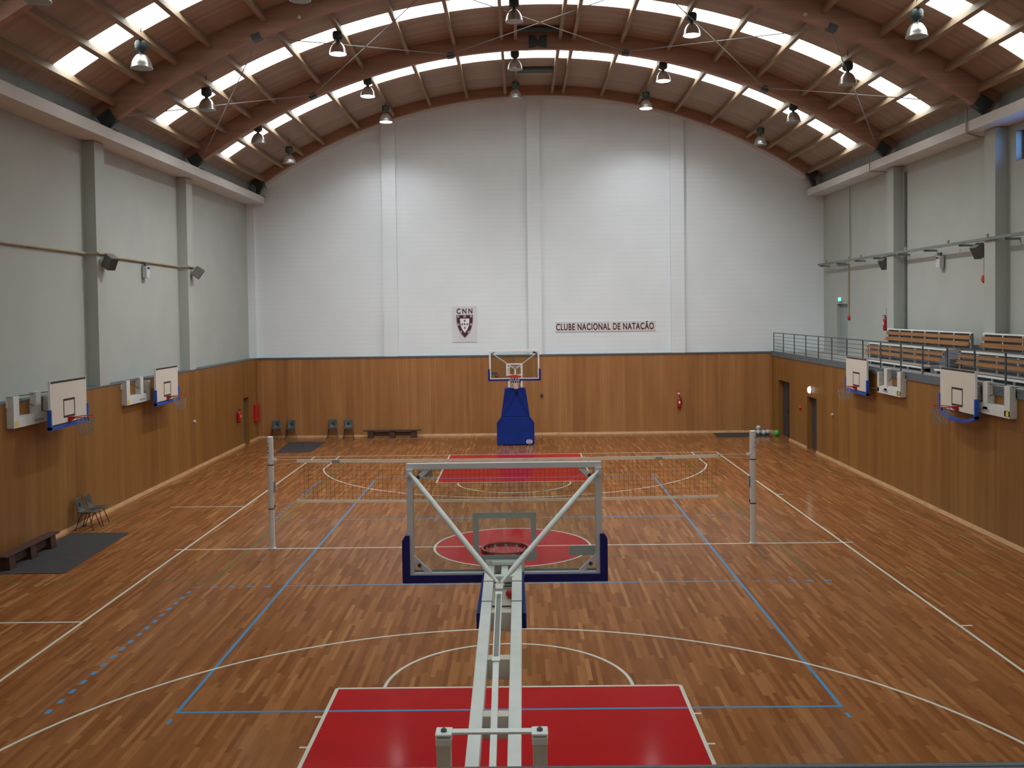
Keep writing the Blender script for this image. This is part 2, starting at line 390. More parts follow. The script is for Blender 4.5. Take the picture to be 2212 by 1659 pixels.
bl.build('blue_volleyball_lines', PBL, fl)
gl = MB(); z = 0.0012
for sx in (-1, 1):
    rect(gl, sx * 6.03 - .02, sx * 6.03 + .02, -2.55, 14.6, z)
    rect(gl, sx * 6.03, sx * 11.0, -2.57, -2.545, z)
    rect(gl, sx * 10.5 - .015, sx * 10.5 + .015, -2.55, 12.5, z)
    for y in (-2.56, 2.3, 10.4): rect(gl, sx * 8.83, sx * 9.21, y - .035, y + .035, z)
    for x in (7.05, 7.95, 10.1): rect(gl, sx * x - .06, sx * x + .06, -2.60, -2.53, z)
rect(gl, .2, .34, -7.45, -7.41, z)
gl.build('green_court_lines', PGR, fl)

# left wall
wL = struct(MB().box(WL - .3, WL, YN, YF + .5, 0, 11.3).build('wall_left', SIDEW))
def panelling(name, x0, x1, segs, m_, parent):
    mb = MB()
    for (y0, y1, z0, z1) in segs: mb.box(x0, x1, y0, y1, z0, z1)
    return mb.build(name, m_, parent)
DL = (17.40, 18.16, 1.93)
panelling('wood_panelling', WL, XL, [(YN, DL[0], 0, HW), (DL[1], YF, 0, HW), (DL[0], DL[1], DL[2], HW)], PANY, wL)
MB().box(WL, XL + .015, YN, YF - .05, HW, HW + .03).build('cap_rail', CAP, wL)
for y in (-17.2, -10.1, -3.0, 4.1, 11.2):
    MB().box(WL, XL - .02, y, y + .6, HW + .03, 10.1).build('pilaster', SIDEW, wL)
MB().box(WL, -10.7, YN, YF, 10.12, 10.42).build('ring_beam', BEAMW, wL)
MB().box(WL, -11.3, YN, YF, 10.42, 11.05).build('roof_flashing', GREYF, wL)
def skirting(y0, y1): return MB().prism([(XL, 0), (XL + .05, 0), (XL + .02, .09), (XL, .09)], y0, y1, 'y')
struct(skirting(YN, DL[0]).build('baseboard_left', SKIRT)); struct(skirting(DL[1], YF - .05).build('baseboard_left', SKIRT))

# right wall, gallery
mb = MB()
WIN = (-2.4, 3.8, 9.15, 9.95)      # opening y0,y1,z0,z1
GD = (16.8, 18.1, 5.48)
def seg_wall(mb, x0, x1):
    ys = [YN, WIN[0], WIN[1], GD[0], GD[1], YF + .5]
    mb.box(x0, x1, ys[0], ys[1], 0, 11.3)
    mb.box(x0, x1, ys[1], ys[2], 0, WIN[2]); mb.box(x0, x1, ys[1], ys[2], WIN[3], 11.3)
    mb.box(x0, x1, ys[2], ys[3], 0, 11.3)
    mb.box(x0, x1, ys[3], ys[4], GD[2], 11.3); mb.box(x0, x1, ys[3], ys[4], 0, HW)
    mb.box(x0, x1, ys[4], ys[5], 0, 11.3)
seg_wall(mb, WR, WR + .35)
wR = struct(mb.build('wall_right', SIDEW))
D1 = (16.9, 18.55, 2.33); D2 = (13.38, 14.55, 2.0)
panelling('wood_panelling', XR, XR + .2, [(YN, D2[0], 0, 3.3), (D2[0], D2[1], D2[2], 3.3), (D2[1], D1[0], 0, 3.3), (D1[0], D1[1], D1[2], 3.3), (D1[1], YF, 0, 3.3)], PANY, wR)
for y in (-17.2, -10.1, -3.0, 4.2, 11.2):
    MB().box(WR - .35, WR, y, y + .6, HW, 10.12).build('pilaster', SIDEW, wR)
MB().box(12.65, WR, YN, YF, 10.14, 10.42).build('ring_beam', BEAMW, wR)
MB().box(13.26, WR, YN, YF, 10.42, 11.05).build('roof_flashing', GREYF, wR)
def skirtr(y0, y1): return MB().prism([(XR, 0), (XR - .05, 0), (XR - .02, .09), (XR, .09)], y0, y1, 'y')
for a, b in ((YN, D2[0]), (D2[1], D1[0]), (D1[1], YF - .05)): struct(skirtr(a, b).build('baseboard_right', SKIRT))
gs = tag(MB().box(XR + .02, WR, YN, YF - .05, 3.2, HW).build('gallery_slab', CONC), 'long grey concrete gallery deck above the right wood wall', 'balcony')
MB().box(XR - .03, XR + .02, YN, YF - .06, 3.30, HW + .06).build('edge_channel', CAP, gs)
# right high window
w1 = struct(MB().box(WR + .28, WR + .34, WIN[0], WIN[1], WIN[2], WIN[3]).build('window_1', emis('blue_daylight_pane', (0.16, 0.42, 1.0), 9.0)))
mb = MB()
for i in range(9):
    zz = WIN[2] + .05 + i * .09; mb.box(WR + .19, WR + .25, WIN[0], WIN[1], zz, zz + .035)
mb.build('louvre', noisy('blue_grey_louvre', (0.10, 0.16, 0.24), .5), w1)
mb = MB()
mb.box(WR + .17, WR + .27, WIN[0], WIN[1], WIN[2], WIN[2] + .05).box(WR + .17, WR + .27, WIN[0], WIN[1], WIN[3] - .05, WIN[3]); mb.box(WR + .17, WR + .27, WIN[1] - .06, WIN[1], WIN[2], WIN[3])
mb.build('window_frame', STEEL, w1)

# far wall
wF = MB()
n = 40
poly = [(WL - .3, 0), (WR + .35, 0), (WR + .35, 11.3)]
poly += [(XC + 21.15 * math.sin(t), ZC + 21.15 * math.cos(t)) for t in [math.radians(34 - 68 * i / n) for i in range(n + 1)]] + [(WL - .3, 11.3)]
wF.prism(poly, 19.80, 20.15, 'y')
wF = struct(wF.build('wall_far', WHITE))
MB().box(XL, XR + .2, 19.6, 19.80, 0, 3.42).build('wood_panelling', PANX, wF)
MB().box(XL, XR + .2, 19.57, 19.80, 3.42, 3.48).build('cap_rail', CAP, wF)
def arc_z(x, r): return ZC + math.sqrt(r * r - (x - XC) ** 2)
for (x0, x1) in ((-5.64, -5.03), (0.62, 1.19), (6.78, 7.37)):
    zt = [arc_z(x0, 20.63), arc_z(x1, 20.63)]
    MB().prism([(x0, 3.48), (x1, 3.48), (x1, zt[1]), (x0, zt[0])], 19.62, 19.80, 'y').build('pilaster', WHITE, wF)
MB().box(WL, XL - .02, 19.6, 19.80, 3.48, 10.2).build('pilaster', WHITE, wF)
mb = MB()   # rendered strip under the end arch
r0, r1 = 20.50, 20.64
vs = []; fs = []; k = 60
for i in range(k + 1):
    t = -.60 + 1.2 * i / k
    for (r, y) in ((r0, 19.58), (r1, 19.58), (r1, 19.81), (r0, 19.81)): vs.append((XC + r * math.sin(t), y, ZC + r * math.cos(t)))
for i in range(k):
    for j in range(4): fs.append((4 * i + j, 4 * i + (j + 1) % 4, 4 * i + 4 + (j + 1) % 4, 4 * i + 4 + j))
mb.add(vs, fs).build('arched_band', WHITE, wF)
struct(MB().prism([(19.6, 0), (19.55, 0), (19.58, .09), (19.6, .09)], XL, XR, 'x').build('baseboard_far', SKIRT))

# near wall and the gallery the photograph is taken from
struct(MB().box(WL - .3, WR + .35, YN - .3, YN, 0, 15.4).build('wall_near', WHITE))
nf = tag(MB().box(WL, XR, YN, -20.15, 3.2, HW).build('end_gallery_slab', CONC), 'grey concrete end gallery behind the near railing', 'balcony')
MB().box(WL, XR, -20.15, -20.10, 3.2, HW + .04).build('edge_channel', CAP, nf)
MB().box(XL, XR, -20.35, -20.15, 0, 3.2).build('wood_panelling', PANX, nf)

# doors
d1 = struct(MB().box(XR + .19, XR + .235, D1[0], D1[1], 0, D1[2]).build('door_1', DOORM))
MB().box(XR + .15, XR + .19, 17.7, 17.74, 1.0, 1.15).build('handle', BLACK, d1)
MB().box(XR + .17, XR + .19, 17.72, 17.73, 0, D1[2]).build('leaf_joint', BLACK, d1)
d2 = struct(MB().box(XR + .19, XR + .235, D2[0], D2[1], 0, D2[2]).build('door_2', DOORM))
MB().box(XR + .15, XR + .19, 13.5, 13.56, 1.0, 1.15).build('handle', BLACK, d2)
d3 = struct(MB().box(WL, XL - .15, DL[0], DL[1], 0, DL[2]).build('door_3', noisy('brown_grey_door', (0.10, 0.075, 0.055), .5)))
MB().box(XL - .15, XL - .10, 17.5, 17.56, 1.0, 1.1).build('handle', BLACK, d3)
d4 = struct(MB().box(WR + .16, WR + .2, GD[0], GD[1], HW, GD[2]).build('door_4', DOORL))
MB().box(WR + .08, WR + .16, 16.95, 17.02, 4.4, 4.62).build('handle', BLACK, d4)

# ------------------------------------------------------------------ roof
def arcbox(mb, r0, r1, t0, t1, y0, y1, k=3, caps=True):
    vs = []; fs = []
    for i in range(k + 1):
        t = t0 + (t1 - t0) * i / k
        for (r, y) in ((r0, y0), (r0, y1), (r1, y1), (r1, y0)): vs.append((XC + r * math.sin(t), y, ZC + r * math.cos(t)))
    for i in range(k):
        for j in range(4): fs.append((4 * i + j, 4 * i + (j + 1) % 4, 4 * i + 4 + (j + 1) % 4, 4 * i + 4 + j))
    fs += [(0, 3, 2, 1), (4 * k, 4 * k + 1, 4 * k + 2, 4 * k + 3)]
    mb.add(vs, fs)
mb = MB()
TE = math.asin(12.45 / 21.01)
edges = [-TE] + THS + [TE]
yb = [YN - .3]
for r in ROWS: yb += [r, r + RW]
yb.append(YF + .2)
for j in range(len(yb) - 1):
    isrow = j % 2 == 1
    if not isrow:
        arcbox(mb, RD, RD + .12, -TE, TE, yb[j], yb[j + 1], 80)
    else:
        arcbox(mb, RD, RD + .12, -TE, THS[0], yb[j], yb[j + 1], 3); arcbox(mb, RD, RD + .12, THS[-1], TE, yb[j], yb[j + 1], 3)
ceil = struct(mb.build('ceiling', DECK))
k = 2
for r in ROWS:
    for i in range(len(THS) - 1):
        dt = .055 / RD
        mb = MB(); arcbox(mb, RD + .012, RD + .05, THS[i] + dt, THS[i + 1] - dt, r + .002, r + RW - .002, 4)
        struct(mb.build('window_%d' % k, SKY)); k += 1
for i, t in enumerate(THS):
    for (y0, y1) in ((YN, -2.8), (-2.6, 4.3), (4.5, 11.4), (11.6, 19.58)):
        mb = MB(); w = .055 / RP
        arcbox(mb, RP, RD + .14, t - w, t + w, y0, y1, 1)
        mb.build('purlin', PURL, ceil)
def arch(y0, y1, r0, label, plates=True):
    mb = MB(); te = math.asin(11.95 / r0)
    arcbox(mb, r0, RD - .002, -te, te, y0, y1, 90)
    o = tag(mb.build('glulam_arch', ARCH), label, 'beam')
    for s in (-1, 1):
        t = s * math.asin(11.75 / r0); mb = MB()
        arcbox(mb, r0 - .02, r0 + .34, t - .012, t + .008, y0 - .03, y1 + .03, 2)
        x = XC + s * 11.75; zb = ZC + r0 * math.cos(t)
        mb.prism([(x - s * .10, zb + .04), (x + s * .16, zb + .04), (x + s * .30, 10.42), (x + s * .16, 10.42)], y0 + .04, y1 - .04, 'y')
        mb.box(x + s * .1 - .12, x + s * .1 + .22, y0 - .05, y1 + .05, 10.42, 10.44)
        mb.build('steel_shoe', BRACK, o)
    if plates:
        mb = MB(); zz = arc_z(XC, r0)
        mb.prism([(XC - .31, zz + .02), (XC - .08, zz + .06), (XC, zz + .10), (XC + .08, zz + .06), (XC + .31, zz + .02), (XC + .31, zz + .47), (XC + .10, zz + .44), (XC, zz + .30), (XC - .10, zz + .44), (XC - .31, zz + .47)], y0 - .02, y1 + .02, 'y')
        mb.build('apex_plate', BRACK, o)
        for a in (-7.75, -3.0, 3.0, 7.75):
            t = math.asin(a / r0); mb = MB(); arcbox(mb, r0 - .02, r0 + .14, t - .006, t + .006, y0 - .03, y1 + .03, 1); mb.build('brace_cleat', BRACK, o)
    return o
arch(-2.8, -2.6, RA, 'curved laminated timber arch nearest the camera, at the top left corner')
arch(4.3, 4.5, RA, 'curved laminated timber arch across the roof, second nearest the camera')
arch(11.4, 11.6, RA, 'curved laminated timber arch, last free-spanning one before the far wall')
arch(19.36, 19.60, 20.64, 'curved laminated timber end arch resting on top of the far white wall', False)
# cross bracing rods
NX = [-11.6, -7.75, -3.0, 3.0, 7.75, 11.6]
cols = ['leftmost', 'second from left', 'middle', 'second from right', 'rightmost']
for bay, (ya, yb_) in enumerate(((4.5, 11.4),)):
    for i in range(5):
        mb = MB()
        def pt(a, y): t = math.asin(a / (RA + .08)); return (XC + (RA + .08) * math.sin(t), y, ZC + (RA + .08) * math.cos(t))
        mb.tube(pt(NX[i], ya), pt(NX[i + 1], yb_), .014, 8).tube(pt(NX[i + 1], ya), pt(NX[i], yb_), .014, 8)
        o = tag(mb.build('cross_brace', ROD), 'crossed thin steel rods between roof arches, the %s pair' % cols[i], 'brace')
        c = (Vector(pt(NX[i], ya)) + Vector(pt(NX[i + 1], yb_)) ) / 2
        MB().lathe([(.05, -.01), (.05, .01)], c, 12).build('turnbuckle', ROD, o)
# dark ventilation slots at the crown
tag(MB().box(XC - .72, XC + .72, 16.2, 16.75, 14.84, 14.93).build('roof_vent', STEEL), 'dark flat roof vent at the crown in the last bay before the far wall', 'vent')
tag(MB().box(XC - .72, XC + .72, 10.75, 11.1, 14.80, 14.90).build('roof_vent', STEEL), 'dark slotted roof vent at the crown behind the crossed rods', 'vent')
for x, nm in ((-5.6, 'left'), (8.0, 'right')):
    tag(MB().sphere((x, 4.27, arc_z(x, RA) + .10), .06, 14, 8).build('smoke_detector', FIXW), 'small pale round detector on the %s haunch of the arch' % nm, 'detector')

# ------------------------------------------------------------------ pendant lamps
def lamp(x, y, z, lit, label):
    t = thing('pendant_lamp', label, 'lamp', (x, y, z), 0, 'bell-shaped pendant lamps under the roof')
    g = MB().lathe([(.10, .40), (.145, .44), (.155, .50), (.155, .60), (.13, .645), (.05, .66)], n=22).build('gear_housing', GEAR, t, True)
    MB().lathe([(.157, .52), (.162, .525), (.157, .53)], n=22).build('clamp_ring', RINGM, g)
    MB().lathe([(.055, .33), (.05, .38), (.06, .41)], n=16).build('neck', GEAR, t, True)
    prof = [(.262, -.01), (.262, .005), (.250, .03), (.245, .08), (.225, .15), (.190, .22), (.14, .29), (.09, .33), (.055, .345)]
    MB().lathe(prof, n=28).build('reflector', REFL, t, True)
    MB().lathe([(.245, -.014), (.245, -.006)], n=28).build('lens', LENS_ON if lit else LENS_OFF, t)
    ztop = ZC + math.sqrt(RD ** 2 - (x - XC) ** 2)
    MB().tube((0, 0, .65), (0, 0, ztop - z), .012, 8).build('rod', GEAR, t)
    if lit:
        ld = bpy.data.lights.new('lamp_light', 'SPOT'); ld.energy = SPOT_W * (0.22 if y > 15 else 0.70 if y > 10 else 1.0); ld.color = (0.93, 0.95, 1.0); ld.spot_size = math.radians(145); ld.spot_blend = 0.7; ld.shadow_soft_size = 0.2
        lo = bpy.data.objects.new('lamp_light', ld); COL.objects.link(lo); lo.parent = t; lo.location = (0, 0, -.25 + .22)
    return t
LX = [(-8.97, 11.46), (-5.04, 13.05), (0.19, 13.92), (5.42, 13.43), (10.0, 11.92)]
LY = [(-3.2, 'in the row nearest the camera'), (1.9, 'in the fourth row from the far wall'), (6.8, 'in the third row from the far wall'), (12.4, 'in the second row from the far wall'), (17.0, 'in the row nearest the far wall')]
cn = ['leftmost', 'second from left', 'middle one', 'second from right', 'rightmost']
for j, (y, rl) in enumerate(LY):
    for i, (x, z) in enumerate(LX):
        if j == 0 and i > 0: continue
        lit = i in (1, 3) and j > 1
        lamp(x, y, z, lit, '%s metal bell lamp, %s %s' % ('glowing' if lit else 'unlit', cn[i], rl))

# ------------------------------------------------------------------ portable basketball goal
def portable_goal():
    t = thing('portable_basketball_goal', 'large portable basketball goal seen from behind, closest to the camera', 'basketball goal')
    Y0 = -16.0
    def y(v): return v - Y0
    # glass board
    bb = MB().box(-.9, .9, y(-12.825), y(-12.81), 2.9, 3.95).build('glass_backboard', GLASS, t)
    fr = MB(); yf0, yf1 = y(-12.875), y(-12.826)
    fr.box(-.908, .908, yf0, yf1, 3.905, 3.96).box(-.908, -.85, yf0, yf1, 2.89, 3.905).box(.85, .908, yf0, yf1, 2.89, 3.905).box(-.85, .85, yf0, yf1, 2.89, 2.935)
    fr.build('board_frame', ALU, t, bevel=.004)
    def square(ya, yb_, m_, nm):
        s = MB(); a, b, z0, z1, w = -.295, .295, 3.03, 3.48, .05
        s.box(a, b, ya, yb_, z1 - w, z1).box(a, b, ya, yb_, z0, z0 + w).box(a, a + w, ya, yb_, z0 + w, z1 - w).box(b - w, b, ya, yb_, z0 + w, z1 - w); s.build(nm, m_, bb)
    square(y(-12.8285), y(-12.8255), TARGB, 'target_square_back'); square(y(-12.8095), y(-12.8065), TARGW, 'target_square')
    s_ = MB(); ya, yb_ = y(-12.8095), y(-12.8068)
    s_.box(-.9, .9, ya, yb_, 3.90, 3.95).box(-.9, .9, ya, yb_, 2.90, 2.95).box(-.9, -.85, ya, yb_, 2.95, 3.90).box(.85, .9, ya, yb_, 2.95, 3.90); s_.build('white_border', TARGW, bb)
    MB().box(-.80, -.665, y(-12.829), y(-12.8255), 3.83, 3.885).build('sticker', TARGB, bb)
    MB().box(.60, .845, y(-12.829), y(-12.8255), 3.075, 3.165).build('sticker', TARGB, bb)
    for sx in (-1, 1):
        for (zc, sz) in ((2.935, 1), (3.905, -1)):
            g = MB().prism([(sx * .85, zc + sz * .16), (sx * .85, zc + sz * .10), (sx * .74, zc), (sx * .68, zc)] if True else [], yf0 + .01, yf1 - .005, 'y').build('corner_plate', ALU, t)
            MB().lathe([(.018, 0), (.018, .012)], (sx * .797, yf0 - .004, zc + sz * .072), 12, 'y').build('bolt', RINGM, g)
    pd = MB(); p0, p1 = y(-12.895), y(-12.795)
    for sx in (-1, 1):
        pd.prism([(sx * .885, 2.915), (sx * .955, 2.86), (sx * .955, 3.24), (sx * .925, 3.29), (sx * .885, 3.29)], p0, p1, 'y')
    pd.box(-.955, .955, p0, p1, 2.845, 2.915)
    pd.build('board_pad', NAVY, t)
    # rim and net
    cy = y(-12.43); ring = MB().path([(.23 * math.cos(2 * PI * i / 40), cy + .23 * math.sin(2 * PI * i / 40), 3.05) for i in range(40)], .015, 8, True)
    ring.path([(.232 * math.cos(2 * PI * i / 40), cy + .232 * math.sin(2 * PI * i / 40), 3.022) for i in range(40)], .013, 8, True)
    ring.box(-.10, .10, y(-12.80), y(-12.64), 3.03, 3.05).box(-.11, .11, y(-12.805), y(-12.79), 2.94, 3.07)
    ring.prism([(y(-12.79), 2.95), (y(-12.66), 3.03), (y(-12.79), 3.03)], -.07, -.06, 'x').prism([(y(-12.79), 2.95), (y(-12.66), 3.03), (y(-12.79), 3.03)], .06, .07, 'x')
    rim = ring.build('rim', REDR, t, True)
    net_mesh(0, cy, 3.04, .220, .13, .42).build('net', NETW, rim)
    # V struts
    top = y(-14.15); XJ = -.024
    for sx in (-1, 1):
        a = Vector((sx * .875, y(-12.90), 3.88)); b = Vector((XJ + sx * .012, top + .03, 3.19)); d = (b - a)
        MB().path([a, a + d * .04, a + d * .08, a + d * .9, a + d * .95, b], [.012, .014, .024, .024, .014, .012], 14).build('diagonal_strut', PW, t, True)
        MB().box(a.x - .03, a.x + .03, a.y - .01, a.y + .03, a.z - .04, a.z + .03).build('strut_lug', ALU, t)
    # twin beams rising to the board
    def zt(yw): return 3.03 - .18 * (-12.85 - yw)
    def xo(yw): return -.012 - .0095 * (-12.85 - yw)
    for sx in (-1, 1):
        MB().bar((xo(-12.92) + sx * .126, y(-12.92), zt(-12.92) - .05), (xo(-17.2) + sx * .138, y(-17.2), zt(-17.2) - .05), .09, .10).build('arm_beam', PW, t, bevel=.006)
    for yc in (-13.76, -14.48, -15.20, -15.92, -16.64):
        mb = MB(); mb.box(xo(yc) - .092, xo(yc) + .092, y(yc - .05), y(yc + .05), zt(yc) - .17, zt(yc) - .012); mb.build('crossbar', TAUPE, t, bevel=.004)
    pl = MB(); pl.prism([(y(-13.70), zt(-13.70) - .09), (y(-12.95), zt(-12.95) - .09), (y(-12.95), zt(-12.95) - .07), (y(-13.70), zt(-13.70) - .07)], -.108, .075, 'x'); pl.build('mounting_plate', TAUPE, t)
    mb = MB(); mb.box(-.09, .09, y(-13.17), y(-13.10), zt(-13.1) - .06, zt(-13.1) - .005).box(-.03, .03, y(-13.30), y(-12.95), zt(-13.1) - .02, zt(-13.1) + .03)
    mb.box(-.18, .18, y(-12.90), y(-12.876), 2.90, 3.055).box(-.12, .12, y(-12.95), y(-12.90), 3.02, 3.05); mb.build('board_bracket', PW, t, bevel=.003)
    for yc in (-13.25, -13.62):
        mb = MB()
        for sx in (-1, 1): mb.box(xo(yc) + sx * .128 - .046, xo(yc) + sx * .128 + .046, y(yc - .006), y(yc + .006), zt(yc) - .1, zt(yc) + .003)
        mb.tube((-.18, y(yc - .0), zt(yc) - .045), (.18, y(yc), zt(yc) - .045), .008, 8); mb.build('weld_seam', RINGM, t)
    # central linkage
    def zc(yw): return 3.17 + .21 * (yw + 14.2)
    mb = MB(); mb.box(XJ - .03, XJ + .03, y(-14.27), y(-14.12), zc(-14.2) - .03, zc(-14.2) + .02); mb.tube((XJ - .04, top, 3.18), (XJ + .04, top, 3.18), .012, 10)
    mb.build('pivot_block', PWG, t)
    ch = MB()
    for sx in (-1, 1): ch.bar((XJ + sx * .021, y(-14.3), zc(-14.3)), (XJ - .004 + sx * .021, y(-15.22), zc(-15.22)), .008, .05)
    ch.bar((XJ - .004, y(-15.19), zc(-15.19)), (XJ - .004, y(-15.24), zc(-15.24)), .055, .055); ch.bar((XJ, y(-14.29), zc(-14.29)), (XJ, y(-14.33), zc(-14.33)), .055, .05)
    chn = ch.build('slide_channel', PW, t); MB().bar((XJ, y(-14.3), zc(-14.3) - .01), (XJ - .004, y(-15.22), zc(-15.22) - .01), .034, .02).build('gas_spring', GREYF, chn)
    MB().bar((XJ - .004, y(-15.2), zc(-15.2) - .005), (XJ + .002, y(-16.95), zc(-16.95) - .005), .042, .045).build('linkage_tube', PW, t, bevel=.003)
    MB().bar((XJ, y(-14.2), zc(-14.2)), (XJ + .008, y(-13.3), zt(-13.3) + .01), .03, .03).build('front_link', PW, t)
    # padding under the arm
    pdm = MB(); vs = []
    for yw, hw in ((-12.98, .187), (-13.75, .210)):
        for (dx, dz) in ((-1, -.04), (-1, -.17), (1, -.17), (1, -.04)): vs.append((xo(yw) + dx * hw, y(yw), zt(yw) + dz))
        for (dx, dz) in ((-.95, -.04), (-.95, -.14), (.95, -.14), (.95, -.04)): vs.append((xo(yw) + dx * (hw - .018), y(yw), zt(yw) + dz))
    fs = []
    for i in range(4):
        if i < 3: fs += [(i, i + 1, 8 + i + 1, 8 + i), (4 + i + 1, 4 + i, 12 + i, 12 + i + 1)]
        if i < 3: fs += [(i + 1, i, 4 + i, 4 + i + 1), (8 + i, 8 + i + 1, 12 + i + 1, 12 + i)]
    fs += [(0, 8, 12, 4), (3, 7, 15, 11)]
    pdm.add(vs, fs).build('arm_pad', BLUEP, t)
    # uprights with tie bar
    ux = -.012
    for sx in (-1, 1):
        c_ = ux + sx * .255
        MB().box(c_ - .038, c_ + .038, y(-16.74), y(-16.66), .5, 3.073).build('upright', TAUPE, t, bevel=.004)
        cpo = MB().box(c_ - .042, c_ + .042, y(-16.745), y(-16.64), 3.073, 3.118).build('upright_cap', PW, t, bevel=.008)
        MB().box(c_ - .044, c_ + .044, y(-16.745), y(-16.645), 3.123, 3.138).build('cap_plate', PW, cpo, bevel=.006)
        MB().lathe([(.016, 0), (.016, .010), (.008, .018)], (c_, y(-16.70), 3.138), 12).build('bolt', RINGM, cpo)
    MB().box(ux - .212, ux + .212, y(-16.715), y(-16.665), 3.124, 3.137).build('tie_bar', PW, t, bevel=.002)
    # base and front padding
    b = MB().box(-.55, .55, y(-18.9), y(-16.62), .12, .55).build('ballast_base', PWG, t, bevel=.01)
    for sx in (-1, 1):
        for yw in (-17.0, -18.6): MB().lathe([(.06, -.025), (.06, .025)], (sx * .45, y(yw), .06), 16, 'x').build('wheel', BLACK, b)
        MB().bar((sx * .2, y(-18.5), .5), (sx * .135, y(-17.1), 2.2), .07, .07).build('rear_stay', PWG, t)
    lo = MB().prism([(-.75, .03), (.75, .03), (.75, .90), (.58, 1.13), (-.58, 1.13), (-.75, .90)], y(-16.60), y(-16.36), 'y').build('lower_front_pad', BLUEP, t, bevel=.02)
    MB().prism([(-.575, 1.14), (.575, 1.14), (.41, 2.31), (-.41, 2.31)], y(-16.60), y(-16.38), 'y').build('upper_front_pad', BLUEP, t, bevel=.02)
    # maker's mark: white oval with letters (facing the court)
    face = Matrix.Translation((-.54, y(-16.36) + .004, .15)) @ Matrix.Rotation(PI, 4, 'Z') @ FACE_NEG_Y
    mb = MB(); vs = []
    for i in range(40):
        a = 2 * PI * i / 40
        for rr in (1.0, .86): vs.append((-.54 + .125 * rr * math.cos(a), y(-16.36) + .003, .15 + .095 * rr * math.sin(a)))
    fs = [(2 * i, 2 * i + 1, (2 * i + 3) % 80, (2 * i + 2) % 80) for i in range(40)]
    mk = mb.add(vs, fs).build('oval_mark', TARGW, lo)
    text_mesh('lettering', 'GES', .13, TARGW, lo, face, .001, .004)
    return t
def net_mesh(cx, cy, z, r0, r1, h, k=12):
    mb = MB()
    rows = [0, .25, .5, .75, 1.0]
    def P(i, j, off): 
        f = rows[j]; r = r0 + (r1 - r0) * (f ** .7); a = 2 * PI * (i + off) / k
        return (cx + r * math.cos(a), cy + r * math.sin(a), z - h * f)
    for j in range(4):
        for i in range(k):
            o = .5 * (j % 2)
            mb.tube(P(i, j, o), P(i, j + 1, .5 - o + (0 if o == 0 else 1)), .005, 5)
            mb.tube(P(i, j, o), P(i, j + 1, (.5 - o) - (1 if o == 0 else 0)), .005, 5)
    return mb
g1 = portable_goal(); g1.location = (.060, -16.0, 0)
g2 = copy_tree(g1); g2.location = (.02, 16.0, 0); g2.rotation_euler = (0, 0, PI)
g2['label'] = 'far portable basketball goal with tall blue front padding by the far wall'
tag(MB().sphere((.105, -13.42, 2.862 + .034), .034, 20, 12).build('small_ball', mat('dull_red_ball', (0.50, 0.015, 0.012), .5)), 'small red ball lying on the arm of the near basketball goal', 'ball')

